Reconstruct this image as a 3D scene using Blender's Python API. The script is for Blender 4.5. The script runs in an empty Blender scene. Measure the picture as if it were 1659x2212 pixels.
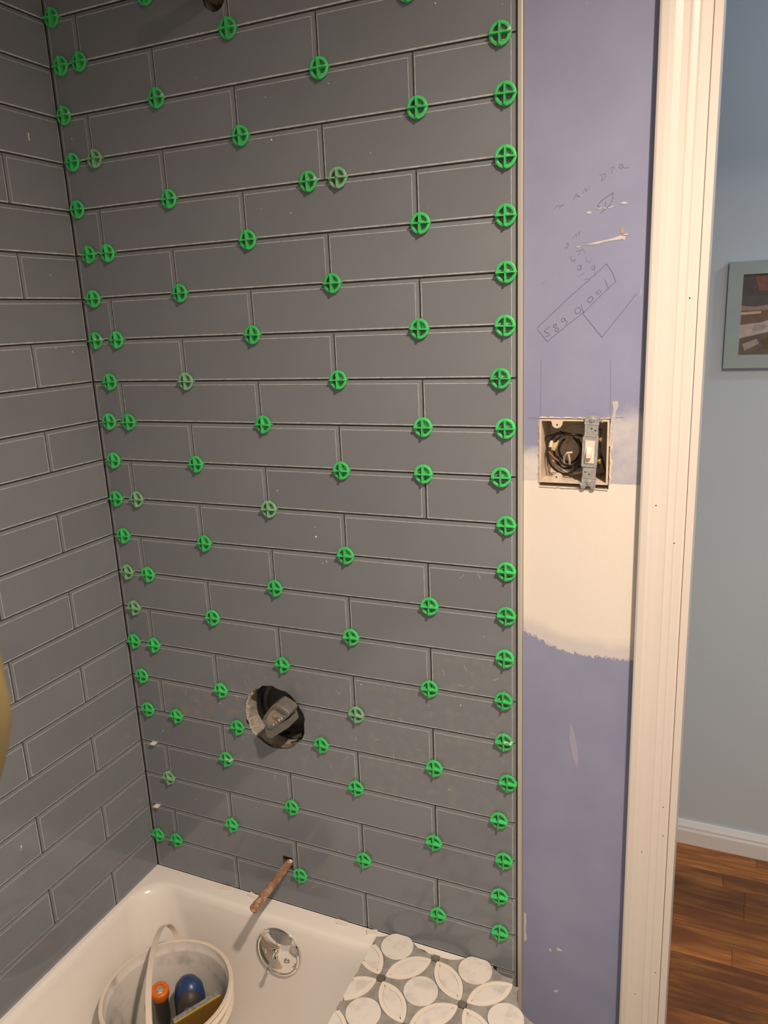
import bpy, bmesh, math, random
from mathutils import Vector, Matrix
random.seed(7)
scene = bpy.context.scene
col = scene.collection

# ------------------------------------------------------------------ camera
IW, IH = 1659, 2212
FPX = 1658.65
CAM = Vector((1.1269, -1.1555, 1.6062))
RT = Vector((0.915670, 0.399654, -0.042717))
DN = Vector((0.060613, -0.242370, -0.968289))
FW = Vector((-0.397334, 0.884044, -0.246155))
cd = bpy.data.cameras.new('camera'); cam = bpy.data.objects.new('camera', cd); col.objects.link(cam)
m = Matrix.Identity(4)
for i in range(3):
    m[i][0] = RT[i]; m[i][1] = -DN[i]; m[i][2] = -FW[i]; m[i][3] = CAM[i]
cam.matrix_world = m
cd.sensor_fit = 'VERTICAL'; cd.sensor_height = 36.0; cd.lens = FPX / IH * 36.0
cd.clip_start = 0.02
cd.dof.use_dof = True; cd.dof.focus_distance = 1.42; cd.dof.aperture_fstop = 10.0
scene.camera = cam

# ------------------------------------------------------------------ world, lights, exposure
LAMP = Vector((1.45, -0.90, 2.42))
w = bpy.data.worlds.new('world'); scene.world = w; w.use_nodes = True
w.node_tree.nodes['Background'].inputs[0].default_value = (0, 0, 0, 1)
w.node_tree.nodes['Background'].inputs[1].default_value = 0.0
ld = bpy.data.lights.new('ceiling_lamp_light_offscreen', 'SPOT'); ld.energy = 168.0; ld.color = (1.0, 0.77, 0.575); ld.shadow_soft_size = 0.035
ld.spot_size = math.radians(168); ld.spot_blend = 1.0
lo = bpy.data.objects.new('ceiling_lamp_light_offscreen', ld); lo.location = LAMP; col.objects.link(lo)
HLAMP = Vector((2.05, 0.55, 2.30))
hd = bpy.data.lights.new('hall_lamp_light_offscreen', 'POINT'); hd.energy = 8.5; hd.color = (0.86, 0.93, 1.0); hd.shadow_soft_size = 0.06
ho = bpy.data.objects.new('hall_lamp_light_offscreen', hd); ho.location = HLAMP; col.objects.link(ho)
scene.view_settings.view_transform = 'Standard'; scene.view_settings.look = 'None'
scene.view_settings.gamma = 1.0; scene.view_settings.use_curve_mapping = False
scene.view_settings.exposure = 0.0
scene.cycles.use_denoising = True
scene.cycles.max_bounces = 8

# ------------------------------------------------------------------ helpers
def ray(x, y):
    return RT * ((x - IW / 2) / FPX) + DN * ((y - IH / 2) / FPX) + FW
def onY(x, y, Y=0.0):
    v = ray(x, y); return CAM + v * ((Y - CAM.y) / v.y)
def onZ(x, y, Z):
    v = ray(x, y); return CAM + v * ((Z - CAM.z) / v.z)

def tag(o, label=None, cat=None, group=None, kind=None):
    if label: o['label'] = label
    if cat: o['category'] = cat
    if group: o['group'] = group
    if kind: o['kind'] = kind
    return o
def empty(name, loc=(0, 0, 0), **k):
    o = bpy.data.objects.new(name, None); o.location = loc; o.empty_display_size = .02; col.objects.link(o)
    return tag(o, **k)
def link(name, me, parent=None, loc=None, rot=None):
    o = bpy.data.objects.new(name, me); col.objects.link(o)
    if parent: o.parent = parent
    if loc is not None: o.location = loc
    if rot is not None: o.rotation_euler = rot
    return o

class MB:
    def __init__(s): s.v = []; s.f = []; s.m = []
    def add(s, vs, fs, mi=0):
        b = len(s.v); s.v += [tuple(p) for p in vs]
        for f in fs: s.f.append([b + i for i in f]); s.m.append(mi)
        return s
    def box(s, a, b, mi=0, rot=None, piv=None):
        x0, y0, z0 = a; x1, y1, z1 = b
        vs = [Vector(p) for p in ((x0,y0,z0),(x1,y0,z0),(x1,y1,z0),(x0,y1,z0),(x0,y0,z1),(x1,y0,z1),(x1,y1,z1),(x0,y1,z1))]
        if rot: vs = [rot @ (p - piv) + piv for p in vs]
        return s.add(vs, [(3,2,1,0),(4,5,6,7),(0,1,5,4),(1,2,6,5),(2,3,7,6),(3,0,4,7)], mi)
    def prism(s, pts, vec, mi=0, sidemi=None):
        n = len(pts); vec = Vector(vec); P = [Vector(p) for p in pts]
        s.add(P + [p + vec for p in P], [tuple(range(n)), tuple(range(2*n-1, n-1, -1))], mi)
        b = len(s.v) - 2*n
        for i in range(n):
            j = (i+1) % n
            s.f.append([b+j, b+i, b+n+i, b+n+j]); s.m.append(mi if sidemi is None else sidemi)
        return s
    def rings(s, rings, mi=0, cap0=True, cap1=True, closed=True):
        n = len(rings[0]); b = len(s.v)
        for r in rings: s.v += [tuple(p) for p in r]
        for k in range(len(rings)-1):
            for i in range(n if closed else n-1):
                j = (i+1) % n
                s.f.append([b+k*n+i, b+k*n+j, b+(k+1)*n+j, b+(k+1)*n+i]); s.m.append(mi)
        if cap0: s.f.append([b+i for i in range(n-1, -1, -1)]); s.m.append(mi)
        if cap1: s.f.append([b+(len(rings)-1)*n+i for i in range(n)]); s.m.append(mi)
        return s
    def lathe(s, prof, o, ax=(0,0,1), n=24, mi=0, cap0=True, cap1=True):
        ax = Vector(ax).normalized(); o = Vector(o)
        u = ax.orthogonal().normalized(); v = ax.cross(u)
        R = [[o + ax*h + (u*math.cos(2*math.pi*i/n) + v*math.sin(2*math.pi*i/n))*r for i in range(n)] for r, h in prof]
        return s.rings(R, mi, cap0, cap1)
    def tube(s, pts, r, n=10, mi=0, cap=True):
        P = [Vector(p) for p in pts]; R = []; pu = None
        for i, p in enumerate(P):
            t = (P[min(i+1, len(P)-1)] - P[max(i-1, 0)]).normalized()
            if pu is None: pu = t.orthogonal().normalized()
            u = (pu - t*pu.dot(t)).normalized(); pu = u; w_ = t.cross(u)
            rr = r[i] if isinstance(r, (list, tuple)) else r
            R.append([p + (u*math.cos(2*math.pi*k/n) + w_*math.sin(2*math.pi*k/n))*rr for k in range(n)])
        return s.rings(R, mi, cap, cap)
    def mesh(s, name, mats, smooth=False, angle=None):
        me = bpy.data.meshes.new(name); me.from_pydata(s.v, [], s.f)
        for mt in (mats if isinstance(mats, (list, tuple)) else [mats]): me.materials.append(mt)
        me.polygons.foreach_set('material_index', s.m)
        bm = bmesh.new(); bm.from_mesh(me); bmesh.ops.recalc_face_normals(bm, faces=bm.faces); bm.to_mesh(me); bm.free()
        if smooth:
            me.polygons.foreach_set('use_smooth', [True]*len(me.polygons))
            if angle is not None and hasattr(me, 'set_sharp_from_angle'): me.set_sharp_from_angle(angle=math.radians(angle))
        me.update(); return me
    def build(s, name, mats, parent=None, smooth=False, angle=40):
        return link(name, s.mesh(name, mats, smooth, angle), parent)

def boolean(o, cutter, op='DIFFERENCE'):
    md = o.modifiers.new('b', 'BOOLEAN'); md.object = cutter; md.operation = op; md.solver = 'EXACT'; md.material_mode = 'TRANSFER'
    dg = bpy.context.evaluated_depsgraph_get(); dg.update()
    me = bpy.data.meshes.new_from_object(o.evaluated_get(dg)); o.modifiers.clear(); o.data = me
def carve(o, mb, mat):
    c_ = mb.build('cutter', mat, o.parent); bpy.context.view_layer.update(); boolean(o, c_); kill(c_)
def kill(o): bpy.data.objects.remove(o, do_unlink=True)

# ------------------------------------------------------------------ materials
def nt(name):
    mt = bpy.data.materials.new(name); mt.use_nodes = True
    return mt, mt.node_tree, mt.node_tree.nodes['Principled BSDF']
def node(t, ty, **k):
    n = t.nodes.new(ty)
    for a, b in k.items(): setattr(n, a, b)
    return n
def L(t, a, b): t.links.new(a, b)
def math_(t, op, a, b=None, clamp=False):
    n = node(t, 'ShaderNodeMath', operation=op, use_clamp=clamp)
    for i, x in enumerate((a, b)):
        if x is None: continue
        if isinstance(x, (int, float)): n.inputs[i].default_value = x
        else: L(t, x, n.inputs[i])
    return n.outputs[0]
def mixc(t, f, a, b):
    n = node(t, 'ShaderNodeMix', data_type='RGBA')
    for i, x in ((0, f), (6, a), (7, b)):
        if isinstance(x, (int, float)): n.inputs[i].default_value = x
        elif isinstance(x, tuple): n.inputs[i].default_value = (*x[:3], 1)
        else: L(t, x, n.inputs[i])
    return n.outputs[2]
def noise(t, scale, detail=4, rough=.55, vec=None, sc=None):
    n = node(t, 'ShaderNodeTexNoise'); n.inputs['Scale'].default_value = scale; n.inputs['Detail'].default_value = detail; n.inputs['Roughness'].default_value = rough
    if vec is None:
        tc = node(t, 'ShaderNodeTexCoord'); vec = tc.outputs['Object']
    if sc:
        mp = node(t, 'ShaderNodeMapping'); mp.inputs['Scale'].default_value = sc; L(t, vec, mp.inputs[0]); vec = mp.outputs[0]
    L(t, vec, n.inputs['Vector']); return n.outputs[0]
def ramp(t, x, lo, hi):
    n = node(t, 'ShaderNodeMapRange'); n.inputs[1].default_value = lo; n.inputs[2].default_value = hi; n.interpolation_type = 'SMOOTHSTEP'
    L(t, x, n.inputs[0]); return n.outputs[0]
def bump(t, b, h, strength, dist=.001):
    n = node(t, 'ShaderNodeBump'); n.inputs['Strength'].default_value = strength; n.inputs['Distance'].default_value = dist
    L(t, h, n.inputs['Height']); L(t, n.outputs[0], b.inputs['Normal'])
def P(name, c, rough=.5, metal=0., var=0., vs=40., bmp=0., bs=200., spec=.5, c2=None, lo=.35, hi=.65, coat=0., trans=0., rnd=0., sc=None):
    mt, t, b = nt(name)
    b.inputs['Roughness'].default_value = rough; b.inputs['Metallic'].default_value = metal
    b.inputs['Specular IOR Level'].default_value = spec; b.inputs['Coat Weight'].default_value = coat; b.inputs['Transmission Weight'].default_value = trans
    b.inputs['Base Color'].default_value = (*c, 1)
    out = None
    if c2 is not None: out = mixc(t, ramp(t, noise(t, vs, sc=sc), lo, hi), c, c2)
    elif var: out = mixc(t, ramp(t, noise(t, vs, sc=sc), .3, .7), tuple(x*(1-var) for x in c), tuple(x*(1+var) for x in c))
    if rnd:
        oi = node(t, 'ShaderNodeObjectInfo'); f = math_(t, 'ADD', math_(t, 'MULTIPLY', oi.outputs['Random'], 2*rnd), 1-rnd)
        n = node(t, 'ShaderNodeVectorMath', operation='SCALE')
        if out is None: n.inputs[0].default_value = c
        else: L(t, out, n.inputs[0])
        L(t, f, n.inputs['Scale']); out = n.outputs[0]
    if out is not None: L(t, out, b.inputs['Base Color'])
    if bmp: bump(t, b, noise(t, bs), bmp)
    return mt

TILE = (0.200, 0.226, 0.262)
M = {}
M['tile'] = P('glass_tile_grey', TILE, .10, var=.05, vs=3., rnd=.05)
M['tile_band'] = P('glass_tile_edge_band', TILE, .10, var=.05, vs=3., rnd=.05)
M['tile_edge'] = P('glass_tile_ground_edge', (0.62, 0.66, 0.70), .30, c2=(.42, .45, .48), vs=70)
M['tile_side'] = P('glass_tile_side', TILE, .3, var=.1, vs=90)
M['tile_dusty'] = P('glass_tile_grey_dusty', TILE, .30, c2=(0.27, 0.27, 0.265), vs=45, lo=.48, hi=.85)
M['tile_smear'] = P('glass_tile_mortar_smear', TILE, .35, c2=(0.30, 0.25, 0.22), vs=38, lo=.42, hi=.8)
mt, t, b = nt('joint_bed'); b.inputs['Roughness'].default_value = .8
L(t, mixc(t, ramp(t, noise(t, 60, 3), .3, .7), (0.115, 0.115, 0.113), (0.15, 0.15, 0.147)), b.inputs['Base Color']); M['joint'] = mt
M['mortar'] = P('mortar_crumbly', (.50, .47, .42), .9, c2=(.30, .28, .25), vs=300, bmp=1., bs=500)
M['white_crumb'] = P('mortar_crumb_white', (.75, .74, .70), .8)
M['void'] = P('stud_wood', (.22, .15, .09), .9, var=.2, vs=20)
M['black'] = P('black_plastic', (.012, .012, .013), .35)
M['green'] = P('spacer_green', (0.065, 0.60, 0.17), .38, var=.08, vs=90, rnd=.12)
M['green_pale'] = P('spacer_green_hazed', (0.14, 0.48, 0.22), .5, c2=(.38, .52, .42), vs=130, lo=.38, hi=.7)
M['green_smear'] = P('spacer_green_smeared', (0.065, 0.56, 0.16), .5, c2=(.62, .68, .66), vs=110, lo=.56, hi=.64)
M['white_plastic'] = P('white_plastic', (.80, .80, .82), .4)
M['metal_trim'] = P('brushed_edge_metal', (.50, .49, .46), .40, metal=.15, var=.06, vs=9, sc=(1, 1, .3))
M['white_paint'] = P('semi_gloss_white_paint', (.69, .665, .645), .35, bmp=.05, bs=60)
M['jamb_paint'] = M['white_paint']
M['gap'] = P('paint_crack_peach', (.50, .36, .27), .8)
M['nail'] = P('nail_hole_wood', (.30, .19, .11), .8)
M['ceiling'] = P('ceiling_paint', (.62, .61, .60), .9)
M['roomwall'] = P('far_wall_paint', (.46, .45, .445), .7, var=.06, vs=6)
M['hallwall'] = P('hall_blue_grey_paint', (.58, .715, .85), .55, var=.02, vs=3, bmp=.04, bs=150)
M['base'] = P('baseboard_white_paint', (.80, .86, .93), .4)
M['tub'] = P('white_porcelain_enamel', (.83, .825, .82), .16, coat=.3)
M['bathfloor'] = P('bath_subfloor', (.30, .27, .24), .8, var=.2, vs=15)
M['copper'] = P('copper_tarnished', (.72, .46, .34), .42, metal=.45, c2=(.42, .22, .13), vs=60, lo=.4, hi=.6)
M['copper_bright'] = P('copper_bright', (.85, .42, .22), .2, metal=1.)
M['brass'] = P('dull_brass_pipe', (.34, .29, .19), .45, metal=.7, var=.25, vs=50)
M['chrome'] = P('chrome', (.82, .80, .77), .06, metal=1.)
M['valve_grey'] = P('valve_grey_plastic', (.15, .15, .14), .32, var=.12, vs=80)
M['valve_face'] = P('valve_dusty_face', (.33, .30, .25), .5, c2=(.20, .18, .15), vs=120)
M['steel'] = P('galvanised_steel', (.46, .48, .50), .38, metal=.3, c2=(.36, .37, .39), vs=260, lo=.4, hi=.6)
M['box_cream'] = P('switch_box_cream_plastic', (.66, .57, .47), .6, var=.1, vs=60)
M['ivory'] = P('ivory_plastic', (.80, .72, .63), .35)
M['brass_screw'] = P('brass_screw', (.85, .62, .22), .3, metal=.9)
M['wire_black'] = P('wire_black', (.014, .014, .015), .3)
M['wire_white'] = P('wire_white', (.62, .54, .44), .5)
M['wire_copper'] = P('wire_copper', (.60, .28, .14), .35, metal=.7)
M['wire_nut'] = P('wire_nut_tan', (.55, .44, .24), .5)
M['pencil'] = P('pencil_line', (.135, .15, .24), .7)
M['pencil_faint'] = P('pencil_line_faint', (.19, .215, .34), .7)
M['paper_tear'] = P('torn_paper_white', (.58, .57, .57), .85)
M['paper_haze'] = P('compound_smear', (.345, .365, .49), .85)
M['tan'] = P('tan_fleck', (.45, .33, .17), .7)
M['bucket'] = P('bucket_white_plastic', (.74, .67, .58), .38, var=.04, vs=20)
M['bucket_in'] = P('bucket_inside_dirty', (.74, .725, .70), .55, c2=(.40, .395, .39), vs=18, lo=.48, hi=.78)
M['orange'] = P('orange_grip', (.72, .17, .015), .3)
M['blue'] = P('blue_grip', (.018, .055, .17), .32)
M['dark_grip'] = P('charcoal_grip', (.05, .047, .045), .5)
M['grey_grip'] = P('grey_grip', (.11, .105, .10), .55)
M['foam'] = P('float_grey_rubber', (.30, .30, .29), .7, c2=(.18, .18, .18), vs=150)
M['yellow'] = P('float_yellow_layer', (.62, .45, .03), .5)
M['amber'] = P('float_amber_back', (.20, .11, .02), .5)
M['olive'] = P('olive_cloth', (.125, .098, .038), .9, var=.06, vs=60)
M['cord'] = P('cord_tan', (.35, .30, .2), .9)
M['lamp_glass'] = P('lamp_white_metal', (.8, .8, .78), .4)
M['grey_stone'] = P('mosaic_grey_stone', (.36, .355, .345), .35, c2=(.26, .255, .25), vs=45)
M['dot'] = P('mosaic_taupe_dot', (.17, .155, .13), .3, var=.15, vs=80, rnd=.15)
M['cream_stone'] = P('mosaic_cream_border', (.80, .76, .70), .3)
M['mesh'] = P('mosaic_mesh_backing', (.16, .15, .13), .9)
M['frame_blue'] = P('frame_pale_blue', (.36, .47, .50), .5, var=.03, vs=30)

mt, t, b = nt('white_marble'); b.inputs['Roughness'].default_value = .25
oi = node(t, 'ShaderNodeObjectInfo'); tc = node(t, 'ShaderNodeTexCoord')
va = node(t, 'ShaderNodeVectorMath', operation='ADD'); L(t, tc.outputs['Object'], va.inputs[0]); L(t, oi.outputs['Random'], va.inputs[1])
a = noise(t, 28, 6, .6, va.outputs[0]); a2 = noise(t, 60, 4, .5, va.outputs[0])
f = math_(t, 'MULTIPLY', ramp(t, a, .48, .66), .5)
L(t, mixc(t, f, (.76, .75, .73), (.48, .48, .47)), b.inputs['Base Color']); M['marble'] = mt

mt, t, b = nt('hall_oak_plank'); b.inputs['Roughness'].default_value = .28
oi = node(t, 'ShaderNodeObjectInfo'); tc = node(t, 'ShaderNodeTexCoord')
va = node(t, 'ShaderNodeVectorMath', operation='ADD'); L(t, tc.outputs['Object'], va.inputs[0])
sc_ = node(t, 'ShaderNodeVectorMath', operation='SCALE'); sc_.inputs[0].default_value = (7, 3, 1); L(t, oi.outputs['Random'], sc_.inputs['Scale']); L(t, sc_.outputs[0], va.inputs[1])
g = noise(t, 1.0, 8, .62, va.outputs[0], sc=(7, 110, 10)); g2 = noise(t, 1.0, 3, .5, va.outputs[0], sc=(5, 18, 5))
c1 = mixc(t, ramp(t, g, .35, .68), (.22, .078, .018), (.46, .20, .050))
c2 = mixc(t, ramp(t, g2, .3, .7), c1, (.16, .055, .016))
v = node(t, 'ShaderNodeVectorMath', operation='SCALE'); L(t, c2, v.inputs[0])
L(t, math_(t, 'ADD', math_(t, 'MULTIPLY', oi.outputs['Random'], .8), .62), v.inputs['Scale'])
L(t, v.outputs[0], b.inputs['Base Color']); M['oak'] = mt

# drywall: purple board with a patch of joint compound
mt, t, b = nt('purple_drywall'); b.inputs['Roughness'].default_value = .75
tc = node(t, 'ShaderNodeTexCoord'); sp = node(t, 'ShaderNodeSeparateXYZ'); L(t, tc.outputs['Object'], sp.inputs[0])
X, Z = sp.outputs[0], sp.outputs[2]
nf = math_(t, 'SUBTRACT', noise(t, 160, 5, .7), .5); nc = math_(t, 'SUBTRACT', noise(t, 28, 4, .6), .5)
fc = node(t, 'ShaderNodeFloatCurve'); cu = fc.mapping.curves[0]
pts = [(.847, 1.092), (.868, 1.084), (.890, 1.074), (.910, 1.0675), (.965, 1.064), (1.02, 1.066)]
for i, (px, pz) in enumerate(pts):
    q = ((px - .847) / .173, (pz - 1.05) / .05)
    if i < 2: cu.points[i].location = q if i == 0 else ((1.0, (1.066-1.05)/.05))
    else: cu.points.new(*q)
cu.points.new((.868-.847)/.173, (1.084-1.05)/.05); fc.mapping.update()
L(t, math_(t, 'DIVIDE', math_(t, 'SUBTRACT', X, .847), .173, True), fc.inputs['Value'])
zlow = math_(t, 'ADD', math_(t, 'MULTIPLY', fc.outputs[0], .05), 1.05)
dz = math_(t, 'SUBTRACT', Z, zlow)
edge = ramp(t, math_(t, 'ADD', dz, math_(t, 'MULTIPLY', nf, .030)), -.0010, .0010)
thin = math_(t, 'ADD', math_(t, 'MULTIPLY', ramp(t, math_(t, 'ADD', dz, math_(t, 'MULTIPLY', nc, .030)), .012, .040), .32), .68)
low = math_(t, 'MULTIPLY', edge, thin)
# upper limit: full below z=1.349, hazy above up to a wavy line
full = ramp(t, math_(t, 'ADD', math_(t, 'MULTIPLY', nf, .004), Z), 1.3495, 1.3475)
zup = math_(t, 'ADD', math_(t, 'MULTIPLY', ramp(t, X, .93, .99), .062), 1.402)
haze = ramp(t, math_(t, 'SUBTRACT', zup, math_(t, 'ADD', Z, math_(t, 'MULTIPLY', nc, .060))), -.006, .020)
leftdense = math_(t, 'ADD', math_(t, 'MULTIPLY', ramp(t, X, .90, .86), .30), .42)
haze = math_(t, 'MULTIPLY', haze, math_(t, 'ADD', leftdense, math_(t, 'MULTIPLY', nc, .9), True))
mask = math_(t, 'MULTIPLY', low, math_(t, 'MAXIMUM', full, haze), True)
pv = mixc(t, ramp(t, noise(t, 9, 3), .3, .7), (.250, .285, .455), (.280, .315, .490))
pv = mixc(t, ramp(t, noise(t, 350, 2), .66, .8), pv, (.33, .36, .50))
cm = mixc(t, math_(t, 'MULTIPLY', ramp(t, noise(t, 90, 3), .4, .7), .12), (.78, .76, .72), (.70, .69, .66))
L(t, mixc(t, mask, pv, cm), b.inputs['Base Color'])
bump(t, b, noise(t, 500, 3), .08); M['drywall'] = mt

# ------------------------------------------------------------------ setting: shells
PM = .0778; Z0 = .42 + 23*PM
DJ = [0,0,.021,-.009,.017,-.026,-.028,-.034,-.015,-.017,.001,.012,.014,.024,.03,.032,.031,.022,.021,.001,-.010,-.043,-.054,0]
def zj(j): return Z0 + PM*(-j + (DJ[j] if 0 <= j < 24 else 0))
DECK = .411; CEIL = 2.50; DWY = .012; XR = .8352; YEND = -1.50; XW = 2.15
TX0 = .0690; TL = .3076; TY0 = .1344; GAP = .0029

def S(name, mb, mats, **k):
    o = mb.build(name, mats, **k); o['kind'] = 'structure'; return o
wall_back = S('wall_back', MB().box((-.12, .0065, 0), (.8455, .12, CEIL)), [M['joint']])
wall_left = S('wall_left', MB().box((-.12, YEND-.1, 0), (-.0065, .0065, CEIL)), [M['joint']])
wall_mid = S('wall_middle', MB().box((.8455, DWY, 0), (1.088, .12, CEIL)), [M['drywall']])
S('wall_above_door', MB().box((1.088, DWY, 2.20), (XW, .12, CEIL)), [M['roomwall']])
S('wall_beside_door', MB().box((1.87, DWY, 0), (XW, .12, 2.20)), [M['roomwall']])
S('wall_right', MB().box((XW, YEND-.1, 0), (XW+.1, .12, CEIL)), [M['roomwall']])
S('wall_front', MB().box((-.12, YEND-.1, 0), (XW, YEND, CEIL)), [M['roomwall']])
S('ceiling', MB().box((-.2, YEND-.1, CEIL), (3.2, 1.3, CEIL+.06)), [M['ceiling']])
S('floor', MB().box((-.2, YEND-.1, -.06), (XW+.1, .12, 0)), [M['bathfloor']])
HY = 1.068
wall_hall = S('wall_hall', MB().box((-.3, HY, -.06), (3.2, HY+.08, CEIL)), [M['hallwall']])
S('wall_hall_end', MB().box((3.1, .12, -.06), (3.2, HY, CEIL)), [M['hallwall']])
S('wall_hall_left', MB().box((-.4, .12, -.06), (-.3, HY, CEIL)), [M['hallwall']])
hall_floor = S('floor_hall', MB().box((-.3, .12, -.06), (3.1, HY, -.014)), [M['void']])
# planks run along the hall wall
y = HY - .002; pm = {}
row = 0
while y > .13:
    pw = .057; x = .86 - random.random()*.35
    while x < 2.1:
        ln = random.choice([.42, .55, .7, .86])
        key = ln
        if key not in pm:
            mb = MB(); mb.box((0, 0, -.012), (ln-.0009, pw-.0009, 0)); pm[key] = mb.mesh('plank', M['oak'])
        pl = link('plank', pm[key], hall_floor, (x, max(y-pw, .121), 0))
        x += ln
    y -= pw; row += 1
# baseboard with a moulded top
prof = [(HY, 0), (HY-.016, 0), (HY-.016, .045), (HY-.013, .052), (HY-.013, .058), (HY-.009, .066), (HY-.006, .073), (HY, .073)]
S('baseboard_hall', MB().prism([(-.3, a_, b_) for a_, b_ in prof], (3.4, 0, 0)), [M['base']])

# ------------------------------------------------------------------ tiles
tcache = {}
def tile_mesh(w_, h_, T, R, B, Lf, face='tile'):
    k = (round(w_, 4), round(h_, 4), T, R, B, Lf, face)
    if k in tcache: return tcache[k]
    def rect(l, b_, r, t_, y_): return [(l, y_, b_), (w_-r, y_, b_), (w_-r, y_, h_-t_), (l, y_, h_-t_)]
    ln = .0009
    sl = lambda q: .0011 if q > .002 else .0006
    o0 = rect(0, 0, 0, 0, .0075); o1 = rect(0, 0, 0, 0, .0007)
    i1 = rect(Lf, B, R, T, 0.0)
    i2 = rect(Lf+ln, B+ln, R+ln, T+ln, 0.0)
    mb = MB(); b = 0
    mb.v = o0 + o1 + i1 + i2
    wide = [B, R, T, Lf]
    for ring in range(3):
        for i in range(4):
            j = (i+1) % 4
            mb.f.append([ring*4+i, ring*4+j, ring*4+4+j, ring*4+4+i])
            mb.m.append(3 if ring == 0 else (1 if ring == 1 and wide[i] > .002 else 2))
    mb.f.append([12, 13, 14, 15]); mb.m.append(0)
    me = mb.mesh('tile', [M[face], M['tile_band'], M['tile_edge'], M['tile_side']]); tcache[k] = me
    return me
WB, NB = .0054, .0012
X17 = .0755
cut_tiles = []
for j in range(-3, 24):
    zt, zb = zj(j) - GAP/2, (zj(j+1) if j < 22 else DECK) + GAP/2
    if j == 22: zb = DECK + .001
    if j == 23: zt, zb = DECK - .0014, DECK - .076
    # back wall
    ks = (0, 2, 4) if j % 2 else (1, 3)
    xs = [.0] + [TX0 + k*TL/2 for k in ks] + [XR + GAP/2]
    if j == 17: xs[1] = X17
    if j == 23: xs = [.797, XR + GAP/2]
    for i in range(len(xs)-1):
        a_, b_ = xs[i] + GAP/2, xs[i+1] - GAP/2
        first = i == 0 and j != 23
        face = 'tile'
        if (j in (16, 17, 18)) and i >= 1: face = 'tile_dusty'
        if j == 17 and i == 1: face = 'tile_smear'
        if j == 15 and i == len(xs)-2: face = 'tile_dusty'
        o = link('tile', tile_mesh(b_-a_, zt-zb, WB, WB if not first or True else NB, NB, .0048 if first else NB, face), wall_back, (a_, 0, zb))
        if j in (16, 17, 18, 21) or j in (0, 1): cut_tiles.append((o, a_, b_, zb, zt))
    # left wall
    if j == 23: continue
    k0 = 0 if j % 2 == 0 else 1
    ys = [0.0]; q = k0
    while True:
        yy = TY0 + q*TL/2
        if yy > 1.48: break
        ys.append(yy); q += 2
    ys.append(1.50)
    for i in range(len(ys)-1):
        near, far = ys[i] + (GAP/2 if i else .0016), ys[i+1] - GAP/2
        link('tile', tile_mesh(far-near, zt-zb, WB, NB, NB, WB), wall_left, (0, -far, zb), (0, 0, math.pi/2))

# ------------------------------------------------------------------ holes in the back wall
def cyl_cut(cx, cz, r, jag, y0=-.02, y1=.30, n=40, mat='mortar', seed=1):
    rnd = random.Random(seed)
    pts = []
    for i in range(n):
        a_ = 2*math.pi*i/n; rr = r*(1 + rnd.uniform(-jag, jag))
        pts.append((cx + rr*math.cos(a_), y0, cz + rr*math.sin(a_)))
    return MB().prism(pts, (0, y1-y0, 0)).build('cutter', M[mat])
HC = (.3512, .8485)
holes = [(cyl_cut(HC[0], HC[1], .0685, .035), HC[0], HC[1], .075)]
holes.append((MB().box((.3425, -.02, .499), (.3650, .10, .5295)).build('cutter', M['void']), .354, .514, .02))
holes.append((cyl_cut(.3545, 2.103, .0205, .09, y1=.10, n=14, mat='mortar', seed=4), .3545, 2.103, .024))
for c_, cx, cz, rr in holes:
    for (o, a_, b_, zb, zt) in cut_tiles:
        if cx+rr > a_ and cx-rr < b_ and cz+rr > zb and cz-rr < zt:
            boolean(o, c_)
    boolean(wall_back, c_)
    kill(c_)
# cavity behind the valve
def cavity(x0, x1, z0, z1, y0, y1, name='stud_cavity'):
    mb = MB(); e = .004
    mb.box((x0-e, y1, z0-e), (x1+e, y1+e, z1+e)); mb.box((x0-e, y0, z0-e), (x0, y1, z1+e)); mb.box((x1, y0, z0-e), (x1+e, y1, z1+e))
    mb.box((x0, y0, z0-e), (x1, y1, z0)); mb.box((x0, y0, z1), (x1, y1, z1+e))
    return mb.build(name, M['void'], wall_back)
cavity(.26, .44, .76, .94, .1201, .19)
# crumbly mortar lip at the corner side of the hole
mb = MB(); rnd = random.Random(3); R_ = []
for i in range(26):
    a_ = math.radians(128 + i*4.0); r0 = .0695 + rnd.uniform(-.0015, .0015); wd = .0058*math.sin(math.pi*(i+.6)/26.5) + .002 + rnd.uniform(-.001, .001)
    c_, s_ = math.cos(a_), math.sin(a_)
    f_ = lambda r, y_: (HC[0] + r*c_, y_ + rnd.uniform(-.0006, .0006), HC[1] + r*s_)
    R_.append([f_(r0, .0015), f_(r0-wd*.4, -.0008), f_(r0-wd, .002), f_(r0-wd, .010), f_(r0, .010)])
mb.rings(R_); mb.build('mortar_lip', M['mortar'], wall_back)
mb = MB(); R_ = []
for i in range(18):
    a_ = math.radians(255 + i*3.6); r0 = .0700 + rnd.uniform(-.001, .001); wd = .004 + .006*math.sin(math.pi*i/17)
    c_, s_ = math.cos(a_), math.sin(a_)
    R_.append([(HC[0]+r0*c_, .003, HC[1]+r0*s_), (HC[0]+(r0-wd*.5)*c_, .002+rnd.uniform(-.001, .001), HC[1]+(r0-wd*.5)*s_), (HC[0]+(r0-wd)*c_, .006, HC[1]+(r0-wd)*s_), (HC[0]+r0*c_, .012, HC[1]+r0*s_)])
mb.rings(R_); mb.build('mortar_lip', P('mortar_dark', (.13, .115, .10), .8, c2=(.35, .33, .30), vs=140, lo=.6, hi=.64), wall_back)

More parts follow.
